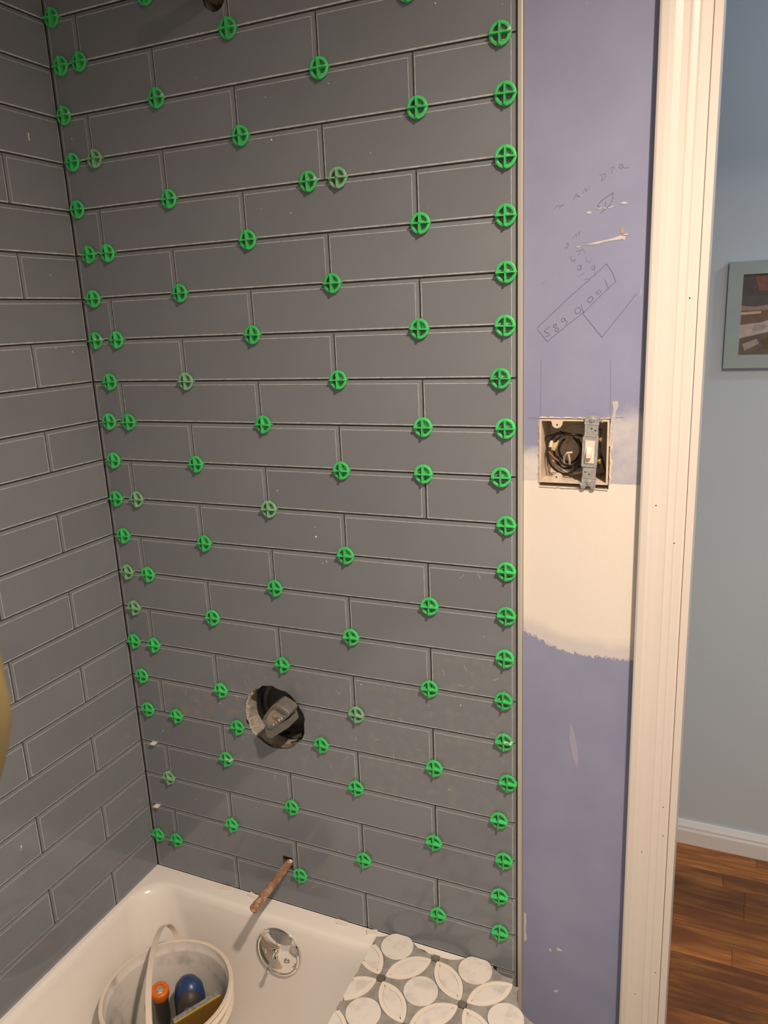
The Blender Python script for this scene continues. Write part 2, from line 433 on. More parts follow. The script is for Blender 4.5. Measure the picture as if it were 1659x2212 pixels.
# crumbs of mortar stuck to the tiles
mb = MB(); rnd = random.Random(11)
for (x, y_, s) in [(682,1160,3.2),(599,1060,1.8),(680,1139,1.2),(586,302,3),(155,300,1.5),(565,450,1),(421,168,1),(710,180,1.5),(628,460,1.5),(940,7,2),(705,1213,2),(697,1217,1.5),(995,1524,2),(780,1479,2),(475,1520,1.6),(352,1579,1.8),(886,1651,1.2),(970,1706,1.5),(433,1812,1),(460,1825,1),(455,1878,1),(424,1727,1.2),(553,1745,1.6),(1045,1375,1.2),(926,1525,1.2),(512,1506,1.2),(1110,1945,2),(426,72,2),(437,70,1.5),(800,330,1.2),(130,330,1.6),(1085,8,1.2),(573,210,1.4),(402,102,1.2),(420,98,1),(925,450,1)]:
    p = onY(x, y_, -.0004); r = s*.00062
    mb.lathe([(r*.5, -r*.4), (r, 0), (r*.6, r*.7)], (p.x, 0, p.z), (0, -1, 0), n=6)
o = mb.build('mortar_crumbs', M['white_crumb'], wall_back); o['kind'] = 'stuff'
mb = MB()
for (x, y_, s, l) in [(62,295,1.5,7),(157,760,1.6,1),(121,752,1.4,1),(109,594,1,1),(213,863,1,1),(46,1829,2,2),(45,1836,1.2,1)]:
    v = ray(x, y_); p = CAM + v*((.0004-CAM.x)/v.x); r = s*.0006
    mb.box((-.0002, p.y-r, p.z-r*l), (.0008, p.y+r, p.z+r*l))
o = mb.build('mortar_crumbs', M['white_crumb'], wall_left); o['kind'] = 'stuff'

# thin dried mortar smears on the tiles round the valve
mb = MB(); rnd = random.Random(17)
spots = [(534,1483),(575,1470),(640,1462),(690,1470),(735,1500),(820,1600),(870,1560),(900,1620),(960,1590),(1010,1610),(1060,1585),(960,1460),(1010,1450),(1065,1470),(990,1480),(700,1650),(715,1662),(745,1640),(660,1640),(800,1640),(850,1640),(930,1550),(400,1500),(420,1515),(460,1510),(595,1685),(590,1660),(1030,1240),(990,1250),(820,1560),(770,1600),(1080,1640)]
for (x, y_) in spots:
    p = onY(x, y_, -.0002); a_ = rnd.uniform(0, 3.1); pts = []
    if (p.x-HC[0])**2 + (p.z-HC[1])**2 < .078**2: continue
    for k in range(5):
        pts.append(Vector((p.x, -.00012, p.z))); a_ += rnd.uniform(-.8, .8); st = rnd.uniform(.0016, .0042)
        p = p + Vector((math.cos(a_)*st, 0, math.sin(a_)*st))
    wd = rnd.uniform(.0004, .0011)
    L_ = [q + Vector((-math.sin(a_), 0, math.cos(a_)))*wd for q in pts]; R2 = [q - Vector((-math.sin(a_), 0, math.cos(a_)))*wd*.7 for q in pts]
    mb.rings([[a2, b2, b2 + Vector((0, .0003, 0)), a2 + Vector((0, .0003, 0))] for a2, b2 in zip(L_, R2)])
o = mb.build('mortar_smears', P('mortar_smear_thin', (.36, .37, .385), .7), wall_back); o['kind'] = 'stuff'

# metal edge trim at the end of the tiles
pr_ = [(.8386, .010), (.8386, -.0004), (.8391, -.0010), (.8438, -.0010), (.8441, -.0004), (.8441, .0125)]
S('trim_1', MB().prism([(a_, b_, .02) for a_, b_ in pr_], (0, 0, CEIL-.03)), [M['metal_trim']])
mb = MB().prism([(.8441, -.0002, .02), (.8452, .0004, .02), (.8456, .0125, .02), (.8441, .0125, .02)], (0, 0, CEIL-.03)); S('trim_2', mb, [M['metal_trim']])

# ------------------------------------------------------------------ drywall: switch opening, marks
BX0, BX1, BZ0, BZ1 = .8700, .9735, 1.3465, 1.4450
c_ = MB().prism([(BX0-.0008, 0, BZ0-.0065), (BX1+.001, 0, BZ0-.0075), (BX1+.0015, 0, BZ1+.0015), (BX0-.0005, 0, BZ1+.0008)], (0, .1, 0)).build('cutter', M['drywall'])
boolean(wall_mid, c_); kill(c_)

def ribbon(pts, wd, mat, name='pencil_line', yy=None):
    yy = DWY - .0003 if yy is None else yy
    mb = MB()
    for a_, b_ in zip(pts[:-1], pts[1:]):
        A = onY(a_[0], a_[1], yy); B_ = onY(b_[0], b_[1], yy); d = (B_-A)
        if d.length < 1e-6: continue
        d.normalize(); n = Vector((-d.z, 0, d.x))*wd/2; A = A - d*wd*.3; B_ = B_ + d*wd*.3
        q = [A+n, A-n, B_-n, B_+n]
        mb.prism(q, (0, .0005, 0))
    return mb.build(name, mat, wall_mid)
def C2(pts): return [(1100 + x*.2261, 300 + y*.2261) for x, y in pts]
def circ(cx, cy, rx, ry, n=12, rot=0., a0=0, a1=360):
    o_ = []
    for i in range(n+1):
        a_ = math.radians(a0 + (a1-a0)*i/n); x, y_ = rx*math.cos(a_), ry*math.sin(a_)
        o_.append((cx + x*math.cos(rot) - y_*math.sin(rot), cy + x*math.sin(rot) + y_*math.cos(rot)))
    return o_
pw = .00075
for pts in ([(262,1812),(440,1640),(600,1490),(760,1350),(930,1192),(985,1275),(1018,1362),(880,1490),(720,1650),(540,1790),(362,1937),(272,1822)],
            [(705,1670),(800,1790),(885,1895),(1050,1690),(1215,1480)],
            [(862,650),(845,640),(880,590),(945,545),(992,515),(992,570),(965,630),(895,690),(875,710)], [(920,605),(918,670)]):
    ribbon(C2(pts), pw*1.05, M['pencil'])
# handwritten 589 9001
for pts in ([(388,1790),(335,1838),(352,1850),(385,1862),(378,1880),(345,1888)],
            circ(437,1785,18,12,10,-.7)[:11], circ(455,1822,20,14,10,-.7),
            circ(515,1730,20,14,10,-.7), [(530,1722),(555,1752),(542,1775)],
            circ(655,1640,32,26,12,-.8), [(690,1585),(700,1630),(715,1665)],
            circ(775,1535,30,22,12,-.9), circ(855,1462,24,16,9,-.7,20,330), [(915,1345),(948,1425)]):
    ribbon(C2(pts), pw, M['pencil'])
for pts in ([(412,690),(455,640),(520,630),(475,660)], [(610,588),(640,525),(672,552),(630,548)], [(705,522),(728,470),(738,500),(770,448)],
            [(862,345),(915,332),(922,358),(882,402)], [(892,345),(885,400)], [(962,278),(1003,266),(985,300),(978,325)], circ(1068,262,16,20,8), [(1085,245),(1095,278),(1145,274)],
            [(610,950),(640,910),(645,940)], [(655,905),(672,885),(668,925)], circ(548,1018,14,26,8,.5,200,470), [(640,1075),(690,1060),(660,1110)], [(700,1045),(720,1085)],
            [(585,1120),(600,1170),(630,1150),(625,1185)], [(735,1120),(740,1170),(775,1175),(790,1135)], circ(670,1230,18,26,8,.4), [(690,1205),(680,1255)],
            circ(805,1230,14,22,8,.4), [(808,1190),(825,1305)], [(668,1312),(700,1288),(715,1275)], [(718,1345),(765,1330)], [(318,1385),(338,1365)]):
    ribbon(C2(pts), pw*.95, M['pencil_faint'])
for pts in ([(1169,778),(1168.5,840),(1167,904)], [(1318.5,778),(1319,840),(1318,900)], [(1140,902.5),(1166,903.5)], [(1322,902),(1346,902)]):
    ribbon(pts, pw*.9, M['pencil_faint'])
def patch(pts, mat, name='paper_tear', d=.0006):
    mb = MB().prism([onY(x, y_, DWY-d) for x, y_ in pts], (0, d+.0003, 0)); return mb.build(name, mat, wall_mid)
for pts in ([(725,1015),(830,985),(950,960),(1000,945),(1060,922),(1112,932),(1100,972),(1085,955),(1040,965),(975,972),(900,985),(850,1003)],
            [(632,1035),(668,1024),(694,1028),(660,1038)], [(1078,912),(1120,905),(1158,908),(1110,920)], [(735,705),(765,688),(785,698),(778,715),(748,715)],
            [(845,668),(880,655),(890,662),(862,670)], [(902,658),(928,655),(922,668),(906,668)], [(940,655),(1000,640),(1006,646),(950,664)], [(1060,615),(1095,598),(1125,606),(1120,620),(1085,622)], [(1078,1145),(1095,1142),(1092,1148)]):
    patch(C2(pts), M['paper_tear'])
patch(C2([(1068,850),(1082,845),(1100,852),(1094,872),(1098,900),(1078,905),(1064,900),(1070,872)]), M['tan'])
for pts in ([(1232,1560),(1238,1575),(1246,1610),(1250,1640),(1246,1660),(1238,1640),(1230,1600)], [(1186,2049),(1190,2050),(1191,2056),(1186,2054)], [(1201,2048),(1208,2049),(1215,2055),(1205,2054)],
            [(1395,428),(1400,380),(1401,420),(1398,470),(1388,450)] if False else [(1381,640),(1383,622),(1386,625),(1384,640)], [(1195,2141),(1204,2138),(1206,2142),(1199,2144)], [(1265,4),(1270,5),(1268,9),(1264,8)]):
    patch(pts, M['paper_haze'] if pts[0][1] < 1700 else M['paper_tear'], 'compound_fleck', .0003)
patch([(1132,1970),(1136,1975),(1137,1990),(1135,2012),(1138,2028),(1134,2034),(1132,2030)], M['paper_tear'])
patch([(1322,868),(1334,866),(1336,876),(1330,890),(1326,925),(1322,962),(1315,965),(1318,920),(1325,885)], P('compound_ridge', (.50, .50, .56), .85), 'compound_ridge', .0008)
# ragged lip of compound round the switch opening
mb = MB(); rnd = random.Random(5)
def lip(p0, p1, n, w0):
    R_ = []
    for i in range(n+1):
        f_ = i/n; x = p0[0] + (p1[0]-p0[0])*f_; z = p0[1] + (p1[1]-p0[1])*f_
        dx, dz_ = p1[0]-p0[0], p1[1]-p0[1]; l = math.hypot(dx, dz_); nx, nz = -dz_/l, dx/l
        ww = w0*rnd.uniform(.4, 1.3); h_ = rnd.uniform(.0006, .0022)
        R_.append([(x, DWY+.001, z), (x+nx*ww*.3, DWY-h_, z+nz*ww*.3), (x+nx*ww, DWY-.0002, z+nz*ww)])
    mb.rings(R_, closed=True)
lip((BX0, BZ1+.001), (BX1, BZ1+.001), 26, .0022); lip((BX0, BZ0-.002), (BX0, BZ1), 20, .0028)
lip((BX1+.001, BZ1), (BX1+.001, BZ0), 22, .0040); lip((BX1, BZ0-.0072), (BX0, BZ0-.0064), 26, .0026)
mb.build('compound_lip', M['box_cream'], wall_mid)

# ------------------------------------------------------------------ door casing
door = empty('door_1', (1.0222, DWY, 0), kind='structure')
DH = 2.20
def casing_profile(w_):
    D = [(0, 0), (0, -.0165), (.003, -.018), (.012, -.018), (.0145, -.0165), (.0155, -.0152), (.019, -.0150), (.028, -.0132), (.036, -.0126), (.0385, -.0130), (.0405, -.0120), (.047, -.0108), (.050, -.0112), (.0515, -.0104), (.0600, -.0098), (.0628, -.0085), (.0638, 0)]
    return [(a_*w_/.0638, b_) for a_, b_ in D]
mb = MB().prism([(a_, b_, 0) for a_, b_ in casing_profile(.0638)], (0, 0, DH+.04)); me = mb.mesh('casing', M['white_paint'])
cas = link('casing', me, door)
c2_ = link('casing', me, door, (2*(1.475-1.0222), 0, 0)); c2_.scale = (-1, 1, 1)
mb = MB().prism([(.0638, b_, DH+a_) for a_, b_ in casing_profile(.0638)], (.76, 0, 0)); mb.build('casing', M['white_paint'], door)
mb = MB().box((.0641, -.0075, 0), (.0744, .112, DH)); mb.build('jamb', M['jamb_paint'], door)
mb = MB().box((.0636, -.0070, 0), (.0642, .05, DH)); mb.build('paint_crack', M['gap'], door)
mb = MB().box((.8380, -.0075, 0), (.8480, .112, DH)); mb.build('jamb', M['jamb_paint'], door)
mb = MB().box((.0744, -.0075, DH-.01), (.8380, .112, DH)); mb.build('jamb', M['jamb_paint'], door)
for (x, y_) in [(1417,1092),(1456,1175),(1489.5,644),(1432,1747),(1432,1809),(1386,1841),(1415,2105),(1371,2147)]:
    p = onY(x, y_, -.002); fx = (p.x-1.0222)
    d = DWY - .0185
    prf = casing_profile(.0638); yy = 0
    for (a0, b0), (a1, b1) in zip(prf[:-1], prf[1:]):
        if a1 > a0 and a0 <= fx <= a1: yy = b0 + (b1-b0)*(fx-a0)/(a1-a0)
    carve(cas, MB().lathe([(.0012, -.003), (.0010, .005)], (fx, yy, p.z), (0, 1, 0), n=8), M['nail'])

# ------------------------------------------------------------------ bathtub
TXF, TYE = .792, YEND + .004
def rrect(x0, x1, y0, y1, r, z, n=14):
    out = []
    for cx, cy, a0 in ((x1-r, y1-r, 0), (x0+r, y1-r, 90), (x0+r, y0+r, 180), (x1-r, y0+r, 270)):
        for i in range(n+1):
            a_ = math.radians(a0 + 90*i/n); out.append((cx + r*math.cos(a_), cy + r*math.sin(a_), z))
    return out
tub = empty('bathtub', (.4, -.75, 0), label='white enamel bathtub set below the grey tiled walls', cat='bathtub')
def loc(p, o=tub): return Vector(p) - o.location
lv = [(0, 0, 0, .065), (.0015, .0040, .006, .068), (.006, .0085, .012, .072), (.016, .0125, .018, .078), (.06, .0155, .030, .085), (.14, .024, .050, .10), (.22, .034, .062, .110), (.28, .042, .074, .115), (.315, .052, .084, .115), (.333, .066, .095, .11), (.338, .080, .105, .10)]
IX0, IX1, IY0, IY1 = .0065, .700, YEND+.07, -.036
R_ = [rrect(-.0005, TXF, TYE, -.0005+.0065*0, .002, DECK)]
for d_, iE, iS, r_ in lv:
    R_.append(rrect(IX0+iS*.62, IX1-iS*.7, IY0+iE*2.2, IY1-iE, r_, DECK-d_))
R_ = [[loc(p) for p in r_] for r_ in R_]
mb = MB().rings(R_, cap0=False, cap1=True); mb.build('basin', M['tub'], tub, smooth=True, angle=50)
mb = MB().box(loc((TXF-.02, TYE, 0)), loc((TXF, -.0005, DECK-.0005))); mb.build('apron', M['tub'], tub)

# overflow plate on the tub end wall
ov = Vector((.3490, -.0550, .3400)); on = Vector((0, -1, .12)).normalized()
mb = MB().lathe([(.0440, -.0008), (.0440, .001), (.0425, .0035), (.0395, .0048), (.0375, .0040), (.030, .0078), (.015, .0125), (0.0005, .0140)], (0, 0, 0), on, n=40)
ovf = mb.build('overflow_plate', M['chrome'], tub, smooth=True, angle=35)
ovf.location = loc(ov); ovf['label'] = 'round chrome overflow plate with trip lever and two screws'
u_ = Vector((1, 0, 0)); v_ = on.cross(u_)*-1
if v_.z < 0: v_ = -v_
for sx, sz in ((-.0215, .004), (.0215, -.004)):
    p = u_*sx + v_*sz + on*.0100
    mb = MB().lathe([(.0052, -.002), (.0052, .0012), (.0035, .0026), (.0005, .003)], p, on, n=14)
    sc = mb.build('screw', M['chrome'], ovf, smooth=True, angle=40)
    carve(sc, MB().box(p + Vector((-.007, -.0045, -.0005)), p + Vector((.007, -.0016, .0005))), M['chrome'])
mb = MB().tube([on*.010 + u_*.002 + v_*.010, on*.018 + v_*.006, on*.022 - v_*.002, on*.030 - v_*.012 - u_*.002], [.0035, .0034, .0030, .0028], 10)
lev = mb.build('trip_lever', M['chrome'], ovf, smooth=True)
mb = MB().lathe([(.0005, -.0045), (.0032, -.0032), (.0045, 0), (.0032, .0032), (.0005, .0045)], on*.031 - v_*.013 - u_*.002, on, n=12); mb.build('lever_knob', M['chrome'], ovf, smooth=True)
q = on*.0115
c_ = MB().box(q + Vector((-.0022, -.008, -.004)), q + Vector((.0022, .0015, .013))).build('cutter', M['chrome'], ovf); bpy.context.view_layer.update(); boolean(ovf, c_); kill(c_)

ovf.scale = (1.2, 1.2, 1.2)

# ------------------------------------------------------------------ pipes and valve
pip = empty('copper_pipe', (.3545, 0, .5130), label='copper stub pipe sticking out of the tiles above the tub', cat='pipe')
d_ = Vector((.004, -.132, .003))
mb = MB().tube([(-.0010, .05, -.001), (0, 0, 0), tuple(d_*.5), tuple(d_)], .0078, 20); mb.build('pipe', M['copper'], pip, smooth=True)
dn = d_.normalized()
mb = MB().lathe([(.0079, -.012), (.0088, -.011), (.0088, .0045), (.0070, .0056), (.0066, .0030), (.0005, .0026)], d_, dn, n=22); cap = mb.build('end_cap', M['copper'], pip, smooth=True, angle=35)
mb = MB().lathe([(.0090, -.0008), (.0092, 0), (.0090, .0008)], d_ + dn*.0045, dn, n=22, cap0=False, cap1=False); mb.build('rim', M['copper_bright'], cap, smooth=True)
mb = MB().lathe([(.0042, 0), (.0036, .0012), (.0005, .0014)], (.0065, -.0002, .0085), (0, -1, 0), n=9)
mb.build('caulk_dab', M['white_plastic'], pip)

arm = empty('shower_pipe', (.3545, 0, 2.1085), label='dull brass shower pipe stub coming through the upper tiles', cat='pipe')
mb = MB().tube([(0, .06, 0), (0, 0, 0), (0, -.05, 0), (0, -.100, .0015)], .0128, 18); mb.build('pipe', M['brass'], arm, smooth=True)
mb = MB().lathe([(.0152, -.014), (.0158, -.012), (.0158, .004), (.0140, .006), (.0005, .006)], (0, -.100, .0015), (0, -1, 0), n=18); mb.build('end_cap', M['brass'], arm, smooth=True, angle=35)

val = empty('shower_valve', (.366, .03, .858), label='grey shower valve with plastic cap inside round hole in tiles', cat='valve')
vl = lambda x, y_, z: Vector((x, y_, z)) - val.location
mb = MB().lathe([(.0655, 0), (.0655, .012), (.058, .012), (.058, .002), (.05, 0)], vl(.356, .046, .852), (0, -1, 0), n=36, cap0=False, cap1=False)
ring = mb.build('mounting_ring', M['black'], val, smooth=True, angle=30)
mb = MB().box(vl(.30, .0465, .80), vl(.412, .052, .905)); mb.build('bracket', M['black'], val)
for x, z in ((.325, .895), (.395, .886), (.401, .835)):
    mb = MB().lathe([(.0035, 0), (.0035, .002), (.0008, .0028)], vl(x, .046, z), (0, -1, 0), n=10); mb.build('screw', M['steel'], val, smooth=True)
mb = MB().lathe([(.024, -.055), (.024, .0), (.0225, .006), (.0225, .022), (.020, .026)], vl(.376, .014, .860), (.0, -1, 0), n=30); mb.build('valve_body', M['valve_grey'], val, smooth=True, angle=40)
# plaster-guard cap: a rotated rounded block with a recessed face
def vpx(pts, y_): return [onY(x, z, y_) - val.location for x, z in pts]
def smooth_loop(pts, n=3, r=.28):
    out = []
    for i in range(len(pts)):
        a_, b_, c_ = pts[i-1], pts[i], pts[(i+1) % len(pts)]
        p0 = b_ + (a_-b_)*r; p1 = b_ + (c_-b_)*r
        for k in range(n+1):
            t_ = k/n; out.append((p0*(1-t_) + b_*t_)*(1-t_) + (b_*(1-t_) + p1*t_)*t_)
    return out
FACE = vpx([(592,1525),(621,1545),(585,1573),(570,1555)], -.046)
fcx = sum(FACE, Vector())/4
def sc_loop(k, dy): return smooth_loop([fcx + (p-fcx)*k + Vector((0, dy, 0)) for p in FACE])
R_ = [sc_loop(1.32, .034), sc_loop(1.36, .008), sc_loop(1.34, .002), sc_loop(1.26, 0), sc_loop(1.02, 0), sc_loop(.96, .006)]
cap = MB().rings(R_, cap0=True, cap1=False).build('cap', M['valve_grey'], val, smooth=True, angle=30)
MB().prism(sc_loop(.97, .0058), (0, .002, 0)).build('cap_face', M['valve_face'], cap)
MB().lathe([(.0045, 0), (.0045, .0015), (.0030, .0024), (.0005, .0020)], fcx + Vector((-.001, .0058, -.001)), (0, -1, 0), n=14).build('cap_boss', M['valve_face'], cap, smooth=True)
mb = MB()
for f_, r_ in ((.12, .0032), (.3, .0022), (.5, .0036), (.66, .0034), (.85, .0018)):
    q = FACE[2]*(1-f_) + FACE[1]*f_; q = q + (fcx-q)*.10 + Vector((0, .003, 0))
    mb.lathe([(r_*.6, -.001), (r_, .0002), (r_*.7, .0020), (.0004, .0026)], q, (0, -1, .2), n=8)
mb.build('mortar_dab', M['mortar'], cap, smooth=True)
# tongue below the cap
tp = vpx([(572,1566),(583,1578),(624,1552),(629,1568),(604,1584),(583,1597),(574,1588)], -.044)
MB().rings([smooth_loop(tp, r=.2), smooth_loop([p + Vector((0, .030, 0)) for p in tp], r=.2)]).build('guard_tongue', M['valve_grey'], val, smooth=True, angle=35)
mb = MB().box(vl(.385, .012, .795), vl(.408, .020, .801), rot=Matrix.Rotation(math.radians(-32), 3, 'Y'), piv=vl(.396, .016, .798)); mb.build('screw_tab', M['dark_grip'], val)
mb = MB().box(vl(.383, .010, .806), vl(.404, .014, .813), rot=Matrix.Rotation(math.radians(-32), 3, 'Y'), piv=vl(.393, .012, .810)); mb.build('screw_tab', M['dark_grip'], val)

# ------------------------------------------------------------------ switch box
bx = empty('switch_box', (BX0, DWY, BZ0), label='cream double electrical box recessed in purple drywall', cat='electrical box')
W_, H_, D_ = BX1-BX0, BZ1-BZ0, .072; T_ = .0028; F_ = -.0015
mb = MB()
mb.box((0, F_, 0), (T_, D_, H_)); mb.build('side_wall', M['box_cream'], bx)
MB().box((W_-T_, F_, 0), (W_, D_, H_)).build('side_wall', M['box_cream'], bx)
MB().box((T_, F_, 0), (W_-T_, D_, T_)).build('bottom_wall', M['box_cream'], bx)
MB().box((T_, F_, H_-T_), (W_-T_, D_, H_)).build('top_wall', M['box_cream'], bx)
MB().box((T_, D_-T_, T_), (W_-T_, D_, H_-T_)).build('rear_wall', M['box_cream'], bx)
for cx, z0, sg in ((.0265, H_-T_, -1), (.0265, T_, 1), (.0765, H_-T_, -1), (.0765, T_, 1)):
    pts = [(cx-.0090, F_, z0), (cx+.0090, F_, z0)]
    pts += [(cx + .0075*math.cos(math.radians(a_)), F_, z0 + sg*(.0045 + .0065*math.sin(math.radians(a_)))) for a_ in range(0, 181, 20)]
    tab = MB().prism(pts, (0, .012, 0)).build('screw_ear', M['box_cream'], bx)
    carve(tab, MB().lathe([(.0016, -.002), (.0016, .0095)], (cx, F_, z0 + sg*.006), (0, 1, 0), n=8), M['box_cream'])

# wires in the box
def arcpts(cx, cz, rx, rz, a0, a1, y0, y1, n=18, ph=0.):
    return [(BX0 + cx + rx*math.cos(math.radians(a0+(a1-a0)*i/n)), DWY + y0 + (y1-y0)*i/n + .004*math.sin(i*.9+ph), BZ0 + cz + rz*math.sin(math.radians(a0+(a1-a0)*i/n))) for i in range(n+1)]
wires = [
 ('black insulated wire, the widest loop inside the switch box', M['wire_black'], .0019, arcpts(.034, .043, .0255, .034, 100, 400, .018, .026)),
 ('black insulated wire curling round the box middle, second loop inward', M['wire_black'], .0019, arcpts(.037, .045, .0205, .027, 60, 395, .022, .030, ph=1)),
 ('black insulated wire forming the tightest dark coil in the box', M['wire_black'], .0019, arcpts(.040, .046, .0155, .020, 120, 430, .028, .036, ph=2)),
 ('black insulated wire running across the box top into the switch', M['wire_black'], .0019, arcpts(.036, .058, .036, .016, 165, 25, .020, .018, ph=.5)),
 ('black insulated wire sagging from the coil to the switch bottom', M['wire_black'], .0019, arcpts(.050, .046, .028, .024, 200, 330, .016, .020, ph=.3)),
 ('black insulated wire dropping behind the switch to lower corner', M['wire_black'], .0019, [(BX0+.086, DWY+.02, BZ0+.050), (BX0+.091, DWY+.022, BZ0+.035), (BX0+.096, DWY+.03, BZ0+.012), (BX0+.088, DWY+.03, BZ0+.008)]),
 ('white insulated wire arching over the back of the switch box', M['wire_white'], .0019, arcpts(.048, .046, .030, .036, 150, -40, .050, .056)),
 ('white insulated wire coiled low along the box floor', M['wire_white'], .0020, arcpts(.046, .032, .030, .022, 185, 350, .030, .036, ph=1)),
 ('white insulated wire coiled along the box floor under the other coil', M['wire_white'], .0020, arcpts(.043, .030, .032, .0235, 190, 345, .040, .046, ph=2)),
 ('white insulated wire standing up bent in the coil centre', M['wire_white'], .0018, [(BX0+.032, DWY+.03, BZ0+.024), (BX0+.033, DWY+.024, BZ0+.036), (BX0+.038, DWY+.020, BZ0+.043), (BX0+.046, DWY+.022, BZ0+.044)]),
 ('white insulated wire, short straight end among the black coils', M['wire_white'], .0018, [(BX0+.041, DWY+.028, BZ0+.024), (BX0+.042, DWY+.022, BZ0+.032), (BX0+.040, DWY+.022, BZ0+.042)]),
 ('bare copper wire slanting down along the box side', M['wire_copper'], .0010, [(BX0+.011, DWY+.014, BZ0+.046), (BX0+.018, DWY+.015, BZ0+.038), (BX0+.028, DWY+.020, BZ0+.028), (BX0+.045, DWY+.028, BZ0+.020)]),
 ('bare copper wire bent near the top of the black coils', M['wire_copper'], .0009, [(BX0+.030, DWY+.034, BZ0+.078), (BX0+.036, DWY+.032, BZ0+.070), (BX0+.040, DWY+.036, BZ0+.062), (BX0+.034, DWY+.04, BZ0+.055)]),
]
for lb, mt, r_, pts in wires:
    o = MB().tube(pts, r_, 7).build('electrical_wire', mt, smooth=True); tag(o, lb, 'wire', 'wires in the switch box')
q = Vector((BX0+.020, DWY+.022, BZ0+.056))
o = MB().lathe([(.0036, -.010), (.0042, -.009), (.0040, 0), (.0030, .006), (.0022, .012), (.0006, .013)], q, (.35, .2, .9), n=12).build('wire_connector', M['wire_nut'], smooth=True, angle=40)
tag(o, 'tan twist-on wire connector among the black wires', 'wire nut')
o = MB().lathe([(.0030, -.006), (.0034, 0), (.0024, .006), (.0006, .007)], (BX0+.0135, DWY+.020, BZ0+.057), (.1, .4, .9), n=10).build('wire_connector', M['wire_white'], smooth=True, angle=40)
tag(o, 'small white wire connector against the box side', 'wire nut')

# toggle switch with its metal strap
sw = empty('toggle_switch', (.9476, DWY-.002, 1.3980), label='ivory toggle light switch on galvanised strap hanging in open box', cat='switch')
sw.rotation_euler = (0, math.radians(1.8), 0)
def sp_(pts, y0, y1, name, mt, par=sw): return MB().prism([(x, y0, z) for x, z in pts], (0, y1-y0, 0)).build(name, mt, par)
strap = sp_([(-.0105, .0520), (-.0085, .0540), (.0085, .0540), (.0105, .0520), (.0105, .0405), (.0098, .0400), (.0098, -.0400), (.0105, -.0405), (.0105, -.0520), (.0085, -.0535), (-.0085, -.0535), (-.0105, -.0520), (-.0105, -.0405), (-.0098, -.0400), (-.0098, .0400), (-.0105, .0405)], -.0050, -.0036, 'strap', M['steel'])
for z in (.0408, .0232, -.0232, -.0408):
    MB().box((-.0108, -.0056, z-.0006), (.0108, -.0048, z+.0006)).build('strap_crease', M['steel'], strap)
for x, z in ((0, .034), (.0055, .0315), (-.006, -.0320), (.0, -.0355)):
    carve(strap, MB().lathe([(.0013, -.002), (.0013, .004)], (x, -.0050, z), (0, 1, 0), n=8), M['steel'])
sp_([(-.0118, .0220), (.0108, .0220), (.0108, -.0200), (.0095, -.0235), (-.0118, -.0235)], -.0066, .0, 'switch_plate', M['steel'])
MB().box((-.0108, -.001, -.0300), (.0106, .0270, .0300)).build('switch_body', M['dark_grip'], sw)
sp_([(-.0075, .0165), (.0062, .0165), (.0062, -.0175), (-.0060, -.0175), (-.0075, -.0150)], -.0082, -.0060, 'toggle_frame', M['ivory'])
R_ = [[(-.0048, -.0078, .0080), (.0028, -.0078, .0080), (.0028, -.0078, -.0085), (-.0048, -.0078, -.0085)],
      [(-.0042, -.0150, -.0020), (.0022, -.0150, -.0020), (.0022, -.0150, -.0085), (-.0042, -.0150, -.0085)]]
MB().rings(R_).build('toggle_lever', M['ivory'], sw)
for z in (.0475, -.0475):
    s_ = MB().lathe([(.0040, 0), (.0040, .0008), (.0028, .0022), (.0005, .0026)], (0, -.0050, z), (0, -1, 0), n=14).build('mounting_screw', M['steel'], sw, smooth=True, angle=40)
    carve(s_, MB().box((-.006, -.0090, z-.0004), (.006, -.0062, z+.0004)), M['steel'])
for z in (.0175, -.0150):
    MB().lathe([(.0020, 0), (.0020, .002), (.0042, .0025), (.0042, .0045), (.0020, .0052)], (.0106, .003, z), (1, -.2, 0), n=12).build('terminal_screw', M['brass_screw'], sw, smooth=True, angle=35)
for sx in (-.0080, .0065):
    MB().prism([(sx-.0040, -.0043, -.0530), (sx+.0040, -.0043, -.0530), (sx+.0036, -.0043, -.0560), (sx+.0015, -.0043, -.0575), (sx-.0022, -.0043, -.0575), (sx-.0038, -.0043, -.0555)], (0, .0012, 0)).build('plaster_ear', M['steel'], sw)
MB().prism([(.0085, -.0043, .0520), (.0120, -.0060, .0505), (.0165, -.0075, .0455), (.0158, -.0075, .0438), (.0100, -.0050, .0470)], (0, .0012, 0)).build('plaster_ear', M['steel'], sw)
MB().prism([(-.0085, -.0043, -.0520), (-.0120, -.0060, -.0480), (-.0155, -.0075, -.0470), (-.0150, -.0075, -.0486), (-.0100, -.0050, -.0545)], (0, .0012, 0)).build('plaster_ear', M['steel'], sw)

